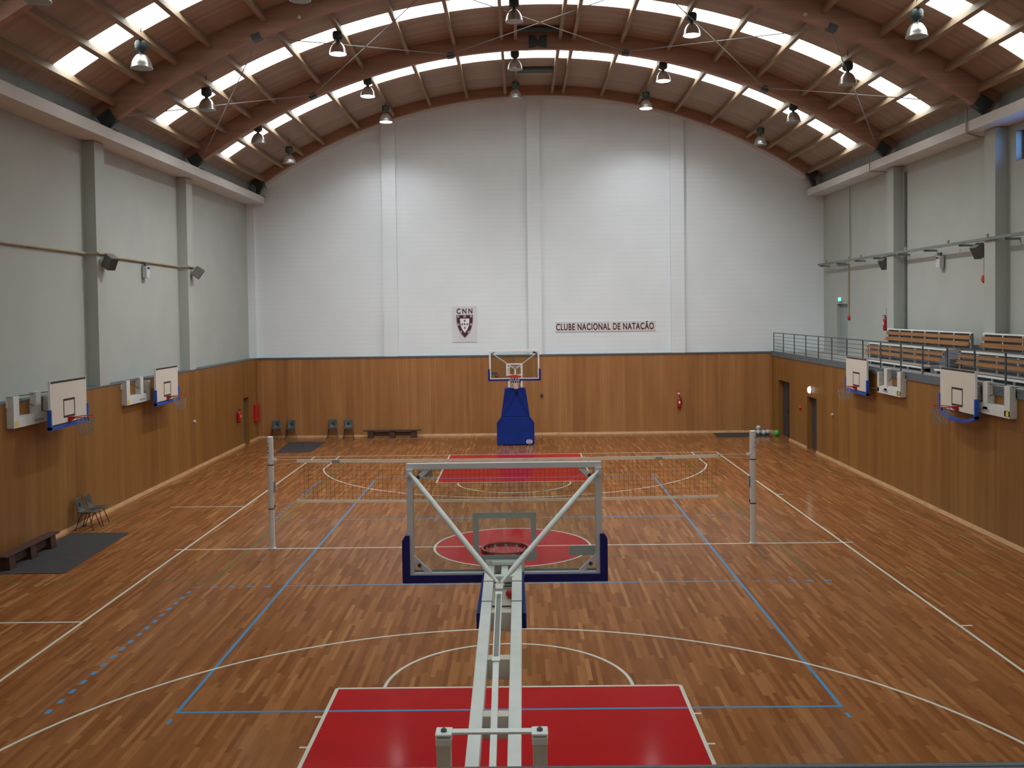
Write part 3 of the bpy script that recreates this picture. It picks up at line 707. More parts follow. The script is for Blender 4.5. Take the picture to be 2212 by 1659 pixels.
# ------------------------------------------------------------------ folded wall goals
def wall_goal(xb, y0, zb, side, fy0, label, sagging=False):
    """side -1: on the left wall facing +x. board spans y0..y0+1.8, frame folds towards the camera"""
    f = -side; xw = XL if side < 0 else XR
    t = thing('wall_basketball_goal', label, 'basketball goal', (xw, y0 + .9, zb), 0, 'folded practice basketball goals on the side walls')
    X = lambda d: (xb - xw) + f * d      # d: distance in front of the board face
    def bx(mb, d0, d1, ya, yb_, za, zc): mb.box(min(X(d0), X(d1)), max(X(d0), X(d1)), ya - .9, yb_ - .9, za, zc); return mb
    bb = bx(MB(), -.03, 0, 0, 1.8, 0, 1.05).build('backboard', BOARDW, t)
    mb = MB(); w = .05
    bx(mb, 0, .002, .0, 1.8, 1.05 - w, 1.05); bx(mb, 0, .002, 0, 1.8, 0, .035)
    bx(mb, 0, .002, .605, 1.195, .55, .60); bx(mb, 0, .002, .605, 1.195, .15, .20); bx(mb, 0, .002, .605, .645, .20, .55); bx(mb, 0, .002, 1.155, 1.195, .20, .55)
    mb.build('black_border', BLACK, bb)
    mb = MB(); bx(mb, -.05, .004, -.02, 0, .0, 1.06); bx(mb, -.05, .004, 1.8, 1.82, .0, 1.06); bx(mb, -.06, -.03, 0, 1.8, .1, .15); bx(mb, -.06, -.03, 0, 1.8, .85, .9)
    mb.build('board_frame', ALU, t)
    mb = MB(); bx(mb, -.06, .03, -.07, -.02, -.06, .40); bx(mb, -.06, .03, 1.82, 1.87, -.06, .40); 
    if not sagging: bx(mb, -.06, .03, -.07, 1.87, -.075, -.0)
    else:
        lo_, up_ = [], []
        for q in range(17):
            u = q / 16; yy = -.97 + 1.94 * u; dz = -.15 * math.sin(PI * u) ** 0.8
            lo_.append((yy, -.075 + dz)); up_.append((yy, .0 + dz))
        for q in range(16): mb.prism([lo_[q], lo_[q + 1], up_[q + 1], up_[q]], min(X(-.06), X(.03)), max(X(-.06), X(.03)), 'x')
    mb.build('board_pad', BLUEB, t)
    cy = 0; R = .225; cx = X(.39)
    mb = MB().path([(cx + R * math.cos(2 * PI * i / 36), R * math.sin(2 * PI * i / 36), .15) for i in range(36)], .011, 8, True)
    bx(mb, 0, .02, .82, .98, .03, .17); bx(mb, .0, .17, .84, .96, .135, .155)
    mb.add([(X(.02), -.05, .04), (X(.16), -.05, .14), (X(.02), -.05, .14), (X(.02), .05, .04), (X(.16), .05, .14), (X(.02), .05, .14)], [(0, 1, 2), (3, 5, 4), (0, 3, 4, 1)])
    rim = mb.build('rim', REDR, t, True)
    net_mesh(cx, 0, .14, R - .005, .14, .42).build('net', NETG, rim)
    # folded truss against the wall
    a = f * .03; hh = .80
    fr = MB(); oy = fy0 - y0 - .9
    depth = abs(xb - xw) - .07
    xa, xc2 = sorted((0, f * min(.16, depth)))
    fr.box(xa, xc2, oy, oy + .24, .12, hh)                       # wall post
    fr.box(xa, xc2, oy + 1.0, oy + 1.22, .18, hh + .03)          # middle post
    fr.box(xa, xc2, oy + 1.62, oy + 1.74, .12, hh - .1)          # outer post
    fr.box(xa + .004 * (f > 0), xc2 - .004, oy + .003, oy + 1.737, .09, .25)                      # bottom chord
    fr.prism([(oy + .242, .249), (oy + 1.618, .249), (oy + 1.4, .33), (oy + .5, .33)], xa + .006, xc2 - .006, 'x')
    frame = fr.build('folding_frame', PWG, t)
    rods = MB(); xm = f * .1
    rods.tube((xm, oy - .2, hh + .0), (xm, oy + 1.74, hh - .03), .012, 6)
    rods.tube((xm, oy + .12, hh), (xm, oy + 1.6, .30), .010, 6).tube((xm, oy + 1.7, hh - .12), (X(-.05), .2, .95), .012, 6)
    rods.tube((xm, oy + 1.68, .2), (X(-.05), .1, .12), .014, 6)
    rods.build('brace_rod', RINGM, t)
    xe = xc2 if f > 0 else xa
    MB().box(min(xe, xe + f * .004), max(xe, xe + f * .004), oy + .05, oy + .17, .13, .24).build('yellow_label', YEL, frame)
    xs = xc2 if f > 0 else xa
    mb = MB()
    for q in range(5): mb.box(min(xs, xs + f * .003), max(xs, xs + f * .003), oy + .92 + q * .085, oy + .97 + q * .085, .14 + .01 * (q % 2), .20)
    mb.build('maker_lettering', GREYL, frame)
    # side clip plates so the frame is carried by the wall
    MB().box(min(0, f * .03), max(0, f * .03), oy - .05, oy + .30, .55, .70).build('wall_plate', PWG, t)
    return t
wall_goal(-10.63, .25, 2.82, -1, -.70, 'folded wall basketball goal on left wall, nearer of the two, white board')
wall_goal(-10.71, 6.88, 2.73, -1, 5.40, 'folded wall basketball goal on left wall, farther of the two')
wall_goal(10.79, .58, 2.77, 1, -.75, 'folded wall basketball goal on right wall, nearer one with sagging blue pad', True)
wall_goal(10.82, 7.60, 2.70, 1, 5.25, 'folded wall basketball goal on right wall, farther of the two')

# ------------------------------------------------------------------ volleyball net and posts
nt_ = thing('volleyball_net', 'dark volleyball net with cream tapes stretched across mid-court', 'net')
xa, xb = -4.90, 4.70; zt_, zb_ = 2.05, 1.09
def sag(x): u = (x - (xa + xb) / 2) / ((xb - xa) / 2); return -.035 * (1 - u * u)
mb = MB(); K = 24
def ribbon(mb, zlo, zhi, y0=-.006, y1=.006):
    vs = []; fs = []
    for i in range(K + 1):
        x = xa + (xb - xa) * i / K
        for (yy, zz) in ((y0, zlo), (y1, zlo), (y1, zhi), (y0, zhi)): vs.append((x, yy, zz + sag(x)))
    for i in range(K):
        for j in range(4): fs.append((4 * i + j, 4 * i + (j + 1) % 4, 4 * i + 4 + (j + 1) % 4, 4 * i + 4 + j))
    fs += [(0, 3, 2, 1), (4 * K, 4 * K + 1, 4 * K + 2, 4 * K + 3)]
    mb.add(vs, fs)
ribbon(mb, zt_ - .075, zt_); mb.build('top_tape', TAPE, nt_)
mb = MB(); ribbon(mb, zb_ - .03, zb_ + .03); mb.build('bottom_tape', TAPE, nt_)
mb = MB(); x = xa + .06
while x < xb - .04:
    mb.bar((x, 0, zb_ + sag(x)), (x, 0, zt_ - .05 + sag(x)), .0045, .0045, (0, 1, 0)); x += .1
zz = zb_ + .1
while zz < zt_ - .08:
    pts = [(xa + .05 + (xb - xa - .09) * i / K, 0, zz + sag(xa + (xb - xa) * i / K)) for i in range(K + 1)]
    mb.path(pts, .0026, 4); zz += .1
mb.build('netting', NETB, nt_)
mb = MB()
for (x0, x1) in ((-5.43, xa), (xb, 5.43)):
    mb.tube((x0, 0, 2.05), (x1, 0, 2.04), .005, 6)
    pz = (1.95, 2.0)[x0 > 0]
    if x0 < 0: mb.tube((x0, 0, .97), (x1, 0, 1.09), .005, 6).tube((x0, 0, 1.92), (x1, 0, 1.98), .004, 6)
    else: mb.tube((x0, 0, 1.99), (x1, 0, 1.95), .004, 6)
mb.build('cord', NETW, nt_)
mb = MB(); mb.box(-4.10, -3.92, -.012, .012, zt_ - .10, zt_ - .03 ); mb.build('net_label', GREYF, nt_)
MB().box(3.28, 3.44, -.012, .012, zt_ - .10, zt_ - .05).build('net_label', GREYF, nt_)
def net_post(x, side, label):
    t = thing('net_post', label, 'post', (x, 0, 0), 0, 'white volleyball net posts')
    MB().lathe([(.064, 0), (.066, .03), (.066, .9), (.070, .93), (.070, 2.50), (.066, 2.57), (.045, 2.58)], n=24).build('padded_pole', POSTM, t, True)
    MB().lathe([(.085, 0), (.085, .025), (.07, .03)], n=24).build('floor_collar', ALU, t, True)
    for z in (.93, 1.93): MB().lathe([(.0725, z - .012), (.0725, z + .012)], n=24).build('black_strap', BLACK, t)
    s = -side
    MB().box(min(s * .06, s * .14), max(s * .06, s * .14), -.02, .02, 2.02, 2.07).build('pulley_arm', PW, t)
    MB().box(min(s * .06, s * .09), max(s * .06, s * .09), -.015, .015, .96, 1.01).build('hook', BLACK, t)
    MB().box(min(s * .06, s * .10), max(s * .06, s * .10), -.03, .03, 1.30, 1.55).build('winch', GREYL, t)
    mb = MB()
    for q in range(4):
        zz = 2.22 + .065 * q; a = math.radians(-90 - 28 * (-side))
        cx_, cy_ = .0715 * math.cos(a), .0715 * math.sin(a)
        mb.bar((cx_ - .022, cy_ - .001, zz), (cx_ + .022, cy_ - .001, zz + .03 * (1 if q % 2 else -.5)), .004, .018, (0, 0, 1))
    mb.build('lettering', BLUEL if side < 0 else GREYL, t)
net_post(-5.50, -1, 'white padded net post left of the volleyball net with blue lettering')
net_post(5.49, 1, 'white padded net post right of the volleyball net with grey lettering')

# ------------------------------------------------------------------ chairs
def chair():
    t = thing('plastic_chair', 'chair', 'chair')
    # side profile of the shell (y forward, z up): seat front -> seat back -> backrest top
    prof = [(.21, .425), (.19, .44), (.10, .435), (0, .425), (-.10, .425), (-.165, .44), (-.20, .48), (-.215, .54), (-.235, .62), (-.255, .70), (-.27, .76), (-.275, .785)]
    hw = [.17, .19, .205, .21, .205, .19, .175, .17, .18, .185, .175, .13]
    M_, NU = len(prof), 9; vs = []; fs = []
    for j, (yy, zz) in enumerate(prof):
        for i in range(NU):
            u = -1 + 2 * i / (NU - 1); c = .02 * u * u
            vs.append((u * hw[j], yy + (c if j > 5 else 0), zz + (c * .8 if j <= 5 else 0)))
    for j in range(M_ - 1):
        for i in range(NU - 1):
            if j == 7 and 3 <= i <= 4: continue
            fs.append((j * NU + i, j * NU + i + 1, (j + 1) * NU + i + 1, (j + 1) * NU + i))
    sh = MB().add(vs, fs).build('seat_shell', CHAIRM, t)
    md = sh.modifiers.new('thick', 'SOLIDIFY'); md.thickness = .012
    for p in sh.data.polygons: p.use_smooth = True
    for sx in (-1, 1):
        for (ft, tp) in (((sx * .22, .22, .0), (sx * .15, .09, .425)), ((sx * .22, -.24, 0), (sx * .15, -.09, .425))):
            lg = MB().path([ft, tp], .011, 8).build('leg', LEGB, t); MB().lathe([(.015, 0), (.015, .03)], (ft[0], ft[1], 0), 10).build('rubber_foot', BLACK, lg)
    mb = MB().tube((-.15, .09, .42), (.15, .09, .42), .010, 8).tube((-.15, -.09, .42), (.15, -.09, .42), .010, 8).tube((-.15, .09, .42), (-.15, -.09, .42), .01, 8).tube((.15, .09, .42), (.15, -.09, .42), .01, 8)
    mb.build('under_frame', LEGB, t)
    return t
c0 = chair()
spots = [(-10.76, 2.28, -PI / 2, 'grey plastic chair by left wall, nearer the bench of the touching pair'),
         (-10.76, 2.80, -PI / 2 + .08, 'grey plastic chair by left wall, farther one of the touching pair'),
         (-10.30, 19.22, PI + .10, 'grey plastic chair at far wall, first from the left corner'),
         (-9.68, 19.22, PI + .06, 'grey plastic chair at far wall, second from the left corner'),
         (-7.88, 19.24, PI + .05, 'grey plastic chair at far wall, third from the left corner'),
         (-7.18, 19.24, PI + .22, 'grey plastic chair at far wall beside the low bench, slightly turned')]
for i, (x, y, a, lb) in enumerate(spots):
    o = c0 if i == 0 else copy_tree(c0)
    o.location = (x, y, 0); o.rotation_euler = (0, 0, a); o['label'] = lb; o['group'] = 'grey plastic chairs along the walls'

# ------------------------------------------------------------------ low benches
def bench(L_, label, loc, rz_, feet, z0=0.0):
    t = thing('gym_bench', label, 'bench', loc, rz_)
    MB().box(-L_ / 2, L_ / 2, -.13, .13, .285, .32).build('bench_top', BENCHW, t, bevel=.008)
    for x in feet:
        lg = MB().prism([(-.12, .02), (.12, .02), (.10, .285), (-.10, .285)], x - .12, x + .12, 'x').build('leg', BENCHW, t)
        MB().box(x - .13, x + .13, -.13, .13, 0, .02).build('rubber_foot', BLACK, lg)
    MB().box(feet[0], feet[-1], -.02, .02, .07, .25).build('rail', BENCHW, t)
    return t
bench(2.5, 'low dark wooden gym bench against the far wall', (-5.30, 19.25, 0), 0, (-.93, 0, .93))
bench(2.35, 'low dark wooden gym bench on the grey mat by the left wall', (-10.78, -.62, .012), PI / 2, (-.9, 0, .9))

# mats
def mat_on_floor(pts, label):
    tag(MB().prism(pts, 0.001, .010, 'z').build('floor_mat', MATM), label, 'mat')
mat_on_floor([(-10.98, -1.93), (-9.37, -1.93), (-9.50, 1.75), (-10.98, 1.79)], 'large dark grey floor mat under the bench by the left wall')
mat_on_floor([(-9.27, 15.16), (-7.92, 15.16), (-7.90, 18.1), (-9.50, 18.2)], 'dark grey floor mat in front of the far left chairs')
mat_on_floor([(8.40, 18.0), (10.7, 17.95), (10.75, 19.35), (8.50, 19.37)], 'dark grey floor mat in the far right corner under the balls')

# balls
def ball(x, y, z, r, m_, label, grp=None):
    o = MB().sphere((0, 0, 0), r, 22, 14).build('sports_ball', m_)
    for p in o.data.polygons: p.use_smooth = True
    o.location = (x, y, z); tag(o, label, 'ball', grp)
    mb = MB()
    for ax in range(3):
        pts = []
        for i in range(24):
            a = 2 * PI * i / 24; c, s = r * 1.002 * math.cos(a), r * 1.002 * math.sin(a)
            pts.append(((c, s, 0), (c, 0, s), (0, c, s))[ax])
        mb.path(pts, .002, 4, True)
    mb.build('seam', GREYL, o)
B = .105
G = 'pale balls heaped on the corner mat'
ball(10.02, 18.55, B + .01, B, BALLW, 'pale ball at the left end of the corner heap beside net post', G)
ball(10.24, 18.62, B + .01, B, BALLW, 'pale ball at the bottom of the corner heap, second from left', G)
ball(10.46, 18.55, B + .01, B, BALLW, 'pale ball in front at the right of the corner heap', G)
ball(10.66, 18.68, B + .01, B, BALLW, 'pale ball at the far right end of the corner heap', G)
ball(10.38, 18.80, B + .01, B, BALLW, 'pale ball at the back of the corner heap', G)
ball(10.27, 18.70, B + .01 + .185, B, BALLW, 'pale ball on top of the corner heap', G)
ball(10.92, 18.25, .125, .125, BALLG, 'bright green ball on the floor by the open dark doorway')

# ------------------------------------------------------------------ extinguishers, alarms
def extinguisher(x, y, z, rz_, label, s=1.0):
    t = thing('fire_extinguisher', label, 'fire extinguisher', (x, y, z), rz_)
    MB().lathe([(.07 * s, 0), (.078 * s, .02), (.078 * s, .34 * s), (.06 * s, .40 * s), (.03 * s, .43 * s)], (0, -.085, 0), 20).build('cylinder', REDX, t, True)
    MB().lathe([(.072 * s, -.03), (.074 * s, .02)], (0, -.085, 0), 20).build('base_ring', BLACK, t)
    MB().lathe([(.022, .43 * s), (.022, .47 * s)], (0, -.085, 0), 12).box(-.015, .015, -.17, -.05, .47 * s, .49 * s).build('valve_handle', BLACK, t)
    MB().path([(.02, -.085, .45 * s), (.09, -.09, .44 * s), (.105, -.10, .34 * s), (.09, -.10, .2 * s), (.085, -.1, .1 * s)], .012, 8).build('hose', BLACK, t)
    MB().box(-.035, .035, -.1655, -.1635, .16 * s, .27 * s).build('label_plate', TARGW, t)
    MB().box(-.03, .03, -.03, 0, .2, .3).build('wall_hook', BLACK, t)
    return t
extinguisher(XL, 16.45, 1.08, PI / 2, 'red fire extinguisher on left wood wall beside the dark doorway')
extinguisher(7.07, 19.6, 1.13, 0, 'red fire extinguisher hanging on the far wood wall')
extinguisher(WR, 12.63, 4.52, -PI / 2, 'red fire extinguisher on white wall above the gallery', 1.05)
sg = tag(MB().box(6.98, 7.16, 19.585, 19.6, 1.68, 1.90).build('wall_sign', noisy('faded_red_sign', (.42, .09, .06), .6)), 'small red and white sign above the far wall extinguisher', 'sign')
MB().box(7.02, 7.12, 19.582, 19.585, 1.69, 1.74).build('white_symbol', TARGW, sg)
hb = tag(MB().box(XL, XL + .12, 18.82, 19.42, .81, 1.52).build('hose_reel_cabinet', REDX, bevel=.01), 'red hose reel cabinet on left wall next to the far corner', 'cabinet')
MB().box(XL + .12, XL + .125, 18.95, 19.3, 1.0, 1.35).build('cabinet_door', noisy('dull_red_panel', (.34, .02, .02), .5), hb)
def bell(x, y, z, axis, r, label, m_=REDX):
    s = {'x-': -1, 'x+': 1, 'y-': -1}[axis]
    prof = [(r, 0), (r, s * r * .5), (r * .75, s * r * .9), (.01, s * r * 1.05)]
    tag(MB().lathe(prof, (x, y, z), 18, 'x' if axis[0] == 'x' else 'y').build('alarm_bell', m_, None, True), label, 'alarm')
bell(WR, 5.42, 6.09, 'x-', .12, 'round red alarm bell at the lower end of the long conduit')
bell(WR, 16.57, 4.91, 'x-', .09, 'small red alarm button right of the gallery door')
bell(XR, 15.34, 1.48, 'x-', .08, 'small red alarm button between the two dark doorways')
bell(-.79, 19.6, 2.62, 'y-', .09, 'round orange red bell seen through the far glass backboard', BALLO)
tag(MB().lathe([(.05, 0), (.05, .05), (.03, .06)], (XL, 11.41, 1.67), 14, 'x').build('wall_socket', FIXW), 'small pale round socket on the left wood wall', 'socket')
tag(MB().lathe([(.05, 0), (.05, -.05), (.03, -.06)], (XR, 11.55, 1.62), 14, 'x').build('wall_socket', FIXW), 'small pale round socket on the right wood wall', 'socket')
tag(MB().box(1.11, 1.19, 19.53, 19.6, 1.64, 1.76).build('wall_hook', BLACK), 'small dark hook on far wood wall right of the goal', 'hook')
ls = tag(MB().lathe([(.13, 0), (.13, -.04), (.10, -.09), (.02, -.11)], (XR, 14.1, 2.27), 20, 'x').build('bulkhead_light', emis('warm_bulkhead', (1, .95, .8), 3.0), None, True), 'glowing oval bulkhead light above the narrow dark doorway', 'light')
MB().lathe([(.145, 0), (.145, -.03)], (XR, 14.1, 2.27), 20, 'x').build('backplate', FIXW, ls)
ex = tag(MB().box(WR - .08, WR, 17.35, 17.72, 5.58, 5.76).build('exit_sign', FIXW), 'green lit exit sign above the gallery door', 'sign')
MB().box(WR - .085, WR - .08, 17.37, 17.70, 5.60, 5.74).build('green_face', emis('exit_green', (.10, .75, .42), 1.6), ex)
MB().box(WR - .09, WR - .085, 17.50, 17.56, 5.62, 5.72).build('pictogram', emis('exit_white', (.7, 1, .9), 1.3), ex)

# ------------------------------------------------------------------ banners on the far wall
cb_ = tag(MB().box(-2.69, -1.62, 19.78, 19.80, 4.05, 5.61).build('crest_banner', BANNER), 'pale square banner with maroon shield crest under letters C N N', 'banner')
yb1 = 19.777
text_mesh('letters', 'CNN', .31, MAROON, cb_, Matrix.Translation((-2.145, yb1, 5.38)) @ FACE_NEG_Y, .002, .010, .82, 1.5)
def shield(w, h, top, x0, n=14):
    L_ = []
    for i in range(n + 1):
        f = i / n; L_.append((x0 + w / 2 * (1 - f ** 2.8), top - h * f))
    R_ = [(x0 - (p[0] - x0), p[1]) for p in reversed(L_[:-1])]
    return L_ + R_
xs = -2.145
MB().prism(shield(.74, 1.02, 5.235, xs), 19.772, 19.78, 'y').build('shield_edge', GREYL, cb_)
MB().prism(shield(.68, .96, 5.215, xs), 19.769, 19.773, 'y').build('shield', MAROON, cb_)
MB().prism(shield(.40, .62, 5.07, xs), 19.766, 19.770, 'y').build('inner_shield', TARGW, cb_)
mb = MB()
for dx, z in ((-.28, 5.17), (0, 5.17), (.28, 5.17), (-.27, 4.82), (.27, 4.82), (-.17, 4.50), (.17, 4.50)):
    mb.box(xs + dx - .055, xs + dx + .055, 19.763, 19.770, z - .05, z - .025).box(xs + dx - .042, xs + dx + .042, 19.763, 19.770, z - .02, z + .022)
    for q in (-1, 0, 1): mb.box(xs + dx + q * .034 - .011, xs + dx + q * .034 + .011, 19.763, 19.770, z + .022, z + .045)
mb.build('castles', noisy('pale_grey_print', (.42, .40, .40), .6), cb_)
mb = MB()
for dx, z in ((0, 4.97), (0, 4.82), (-.11, 4.82), (.11, 4.82), (0, 4.66)):
    mb.prism([(xs + dx - .04, z + .045), (xs + dx + .04, z + .045), (xs + dx + .038, z - .01), (xs + dx, z - .055), (xs + dx - .038, z - .01)], 19.762, 19.767, 'y')
mb.build('small_shields', noisy('slate_print', (.12, .13, .20), .6), cb_)
nb = tag(MB().box(1.79, 6.12, 19.78, 19.80, 4.43, 4.85).build('name_banner', BANNER), 'long white banner with maroon capital letters of the club name', 'banner')
mb = MB().box(1.79, 6.12, 19.777, 19.78, 4.835, 4.85).box(1.79, 6.12, 19.777, 19.78, 4.43, 4.437); mb.build('banner_hem', noisy('grey_hem', (.42, .38, .37), .7), nb)
text_mesh('lettering', 'CLUBE NACIONAL DE NATAÇÃO', .40, MAROON, nb, Matrix.Translation((3.93, 19.776, 4.63)) @ FACE_NEG_Y, .002, .010, .64, 1.12)

# ------------------------------------------------------------------ gallery railing
rl = thing('gallery_railing', 'dark steel railing with thin horizontal bars along the right gallery', 'railing', (11.15, 0, HW))
y = 19.4; posts = []
py = 19.45
ys = [19.5, 18.0, 16.43, 14.9, 13.36, 11.87, 10.33, 8.83, 7.33, 5.80, 4.31, 2.83, 1.35, -.12, -1.6, -3.1, -4.6, -6.1, -7.6, -9.1]
for y in ys: MB().box(-.012, .012, y - .028, y + .028, .0, .82).build('post', STEEL, rl)
MB().box(-.025, .025, ys[-1], ys[0], .82, .85).build('handrail', STEEL, rl)
for k in range(5): MB().box(-.008, .008, ys[-1], ys[0], .12 + .14 * k, .136 + .14 * k).build('bar', STEEL, rl)
# railing in front of the camera
nr = thing('near_railing', 'dark glossy metal handrail along the bottom edge, out of focus', 'railing', (0, -20.0, HW))
RAILM = mat('dark_gloss_steel', (0.03, 0.045, 0.055), .25, .3)
zr = 1.057
MB().tube((-9, 0, zr), (9, 0, zr), .026, 24).build('handrail', RAILM, nr, True)
MB().tube((-9, -.045, zr - .07), (9, -.045, zr - .07), .012, 12).build('lower_rail', RAILM, nr, True)
for x in (-7.5, -5, -2.5, 0, 2.5, 5, 7.5): MB().box(x - .025, x + .025, -.012, .012, -.05, zr - .02).build('post', RAILM, nr)

# ------------------------------------------------------------------ bleachers
def bleacher(y0, y1, t0, t1, label):
    t = thing('bleacher', label, 'bleacher', (12.2, (y0 + y1) / 2, HW))
    ox, oy, oz = 12.2, (y0 + y1) / 2, HW
    def b(name, m_, *bs, bevel=0):
        mb = MB()
        for (xa_, xb_, ya_, yb_, za_, zb_) in bs: mb.box(xa_ - ox, xb_ - ox, ya_ - oy, yb_ - oy, za_ - oz, zb_ - oz)
        return mb.build(name, m_, t)
    L_ = y1 - y0
    def posts(ya_, yb_, x, za_, zb_, step=1.0, w=.05):
        n_ = max(2, int(round((yb_ - ya_) / step)) + 1)
        return [(x - .02, x + .02, ya_ + (yb_ - ya_) * i / (n_ - 1) - w / 2, ya_ + (yb_ - ya_) * i / (n_ - 1) + w / 2, za_, zb_) for i in range(n_)]
    # lower platform
    b('platform', noisy('pale_platform', (.36, .33, .29), .6), (11.75, 12.5, y0, y1, 3.56, 3.60))
    b('platform_edge', PW, (11.72, 11.76, y0, y1, 3.56, 3.605))
    b('toe_panel', DARKP, (11.80, 11.82, y0, y1, 3.46, 3.56)); b('toe_rail', PWG, (11.74, 11.76, y0, y1, 3.46, 3.485))
    for p in posts(y0 + .05, y1 - .05, 11.77, 3.45, 3.56): b('foot', PWG, p)
    # lower row of seats
    b('backrest_plank', PLANK, (12.36, 12.39, y0 + .03, y1 - .03, 3.92, 4.02))
    b('seat_plank', PLANK, (12.33, 12.36, y0 + .03, y1 - .03, 3.75, 3.86), (12.27, 12.33, y0 + .03, y1 - .03, 3.75, 3.775))
    for p in posts(y0 + .08, y1 - .08, 12.40, 3.60, 4.04): b('seat_post', PWG, p)
    b('riser_panel', RISER, (12.50, 12.52, y0, y1, 3.60, 3.98)); b('under_rail', DARKP, (12.49, 12.51, y0, y1, 3.98, 4.05))
    # upper platform
    b('platform', noisy('pale_platform', (.36, .33, .29), .6), (12.5, 13.05, y0, y1, 4.06, 4.095)); b('platform_edge', PW, (12.47, 12.51, y0, y1, 4.055, 4.10))
    # upper row
    b('backrest_plank', PLANK, (12.955, 12.985, t0 + .03, t1 - .03, 4.385, 4.495))
    b('seat_plank', PLANK, (12.925, 12.955, t0 + .03, t1 - .03, 4.20, 4.32), (12.86, 12.925, t0 + .03, t1 - .03, 4.20, 4.225))
    for p in posts(t0 + .08, t1 - .08, 13.0, 4.09, 4.55): b('seat_post', PWG, p)
    b('riser_panel', RISER, (13.03, 13.05, t0, t1, 3.45, 4.50)); b('back_rail', PW, (12.99, 13.06, t0, t1, 4.55, 4.59)); b('under_rail', BENCHW, (13.015, 13.04, t0, t1, 4.50, 4.55))
    return t
bleacher(5.78, 11.9, 5.42, 11.62, 'two-tier wooden bleacher with white frame, farther one on the gallery')
bleacher(-2.5, 4.93, -2.5, 4.76, 'two-tier wooden bleacher with white frame, nearer one cut by the right edge')
st = tag(MB().box(11.95, 12.45, 5.02, 5.7, HW, 3.66).box(12.2, 12.6, 5.02, 5.7, 3.66, 3.87).box(12.45, 12.9, 5.02, 5.7, 3.87, 4.08).build('gallery_steps', RISER), 'grey steps in the aisle between the two bleachers', 'steps')

# ------------------------------------------------------------------ conduits, trays, speakers
def conduit(pts, r, m_, label):
    return tag(MB().path(pts, r, 8).build('conduit', m_), label, 'pipe')
tr = tag(MB().box(12.98, 13.06, -8, 19.3, 7.12, 7.20).build('cable_tray', PIPED), 'long grey green cable tray running along the upper right wall', 'cable tray')
for y in (19.0, 16.9, 14.8, 12.9, 10.7, 8.6, 6.2, 3.6, .8):
    MB().box(12.98, WR, y - .03, y + .03, 7.06, 7.12).build('bracket', PIPED, tr)
for y in (18.3, 15.6, 14.3, 10.1, 7.0, 4.6):
    MB().box(13.0, 13.05, y - .05, y + .05, 7.2, 7.3).build('junction_clip', PIPEM, tr)
conduit([(WR - .05, 12.3, 9.9), (WR - .05, 12.3, 7.2)], .025, PIPEM, 'thin beige conduit on right wall left of the farther pilaster, above the tray')
conduit([(WR - .05, 16.4, 10.1), (WR - .05, 16.4, 7.2)], .02, PIPEM, 'thin beige conduit dropping from the beam above the gallery door side')
conduit([(WR - .05, 17.9, 7.1), (WR - .05, 16.57, 7.08), (WR - .05, 16.57, 5.0)], .03, PIPEM, 'beige conduit running down from the tray to the small red alarm')
conduit([(WR - .05, 12.5, 7.1), (WR - .05, 12.5, 5.1)], .018, PIPEM, 'thin beige conduit ending above the gallery fire extinguisher')
tag(MB().box(WR - .08, WR, 12.42, 12.56, 5.05, 5.3).build('switch_box', SPEAK), 'small grey box on the wall above the gallery extinguisher', 'box')
conduit([(WR - .07, 10.95, 9.9), (WR - .07, 10.95, HW)], .05, PIPED, 'dark grey green downpipe right of the farther pilaster')
conduit([(12.60, 4.9, 10.75), (12.60, 4.9, 10.1), (WR - .38, 5.25, 10.08), (WR - .04, 5.25, 10.0), (WR - .04, 5.3, 7.2)], .03, PIPEM, 'brown beige conduit bending round the beam near the blue window')
conduit([(WR - .04, 5.45, 7.1), (WR - .04, 5.45, 6.2)], .018, PIPEM, 'thin conduit dropping from the tray to the round red bell')
conduit([(12.60, 12.2, 10.6), (12.60, 12.2, 10.1), (WR - .05, 12.2, 10.08)], .025, PIPEM, 'beige conduit hooking round the beam at the farther pilaster')
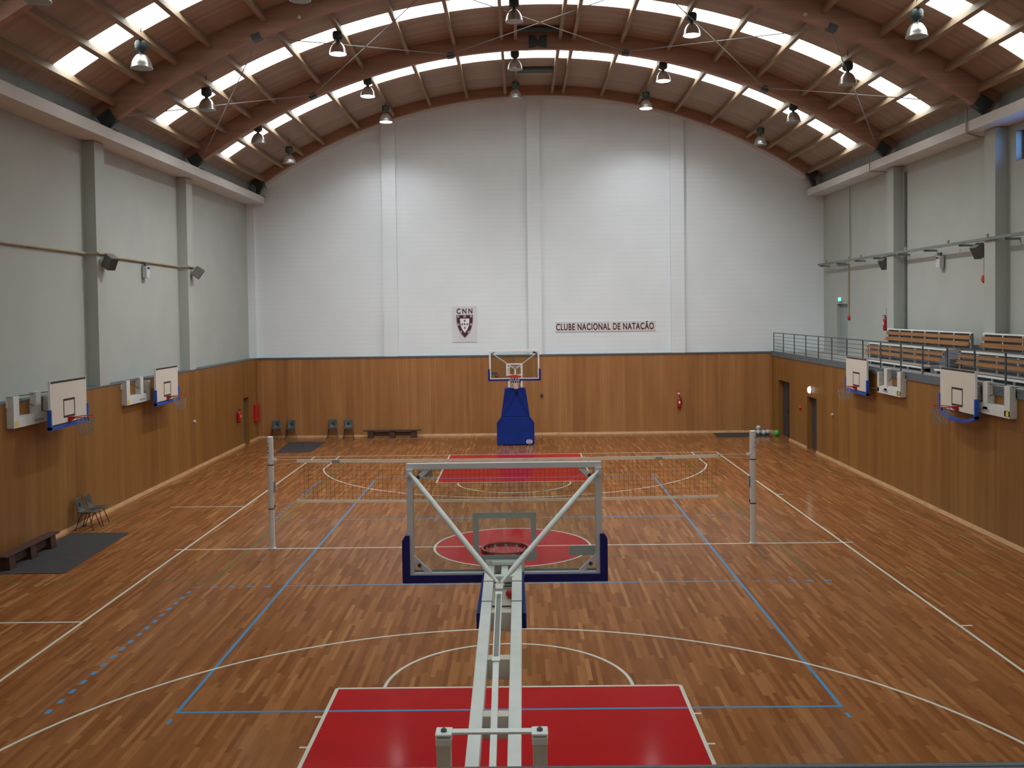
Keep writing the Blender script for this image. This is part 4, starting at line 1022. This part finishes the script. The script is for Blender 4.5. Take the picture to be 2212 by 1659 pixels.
def speaker(x, y, z, rz_, tilt, label):
    t = thing('wall_speaker', label, 'speaker', (x, y, z), rz_)
    M_ = Matrix.Rotation(tilt, 4, 'X')
    o = MB().box(-.13, .13, -.16, .14, -.19, .19).build('cabinet', SPEAK, t, bevel=.015); o.data.transform(M_)
    o2 = MB().box(-.11, .11, -.168, -.16, -.17, .17).build('grille', noisy('dark_grille', (.07, .07, .065), .8), t); o2.data.transform(M_)
    MB().bar((0, .08, .12), (0, .19, .2), .04, .04).build('bracket', PIPEM, t)
    return t
speaker(XL + .20, 4.40, 6.86, PI / 2 - .5, math.radians(30), 'grey tilted loudspeaker on left wall beside the nearer pilaster')
speaker(XL + .20, 11.55, 6.86, PI / 2 + .3, math.radians(35), 'grey tilted loudspeaker at the far end of the left wall conduit')
speaker(13.12, 12.15, 6.88, -PI / 2 + .4, math.radians(30), 'grey tilted loudspeaker under the right tray near farther pilaster')
speaker(13.12, 5.25, 6.88, -PI / 2 + .3, math.radians(30), 'grey tilted loudspeaker under the right tray above the red bell')
def flood(x, y, z, label, s):
    t = tag(MB().box(x - .07, x + .07, y - .13, y + .13, z - .25, z + .12).build('flood_fixture', FIXW, bevel=.01), label, 'light')
    MB().box(x - .03, x + .03, y - .10, y + .10, z + .12, z + .22).build('bracket', STEEL, t)
    for q in (-1, 1): MB().lathe([(.03, 0), (.03, s * .02)], (x + s * .07, y + q * .05, z + .06), 10, 'x').build('lens', BLACK, t)
flood(WL + .1, 8.09, 6.80, 'pale emergency light box hanging from the left wall conduit', 1)
flood(WR - .12, 8.12, 6.78, 'pale emergency light box hanging under the right tray', -1)
zz = 7.08
conduit([(WL + .04, -9, zz), (WL + .04, 4.0, zz), (XL + .02, 4.08, zz), (XL + .02, 4.75, zz + .02), (WL + .04, 4.85, zz), (WL + .04, 11.1, zz - .03), (XL + .02, 11.18, zz - .03), (XL + .02, 12.0, zz - .03), (XL + .02, 12.3, zz - .05)], .04, PIPEM, 'thin beige conduit running along the left white wall')
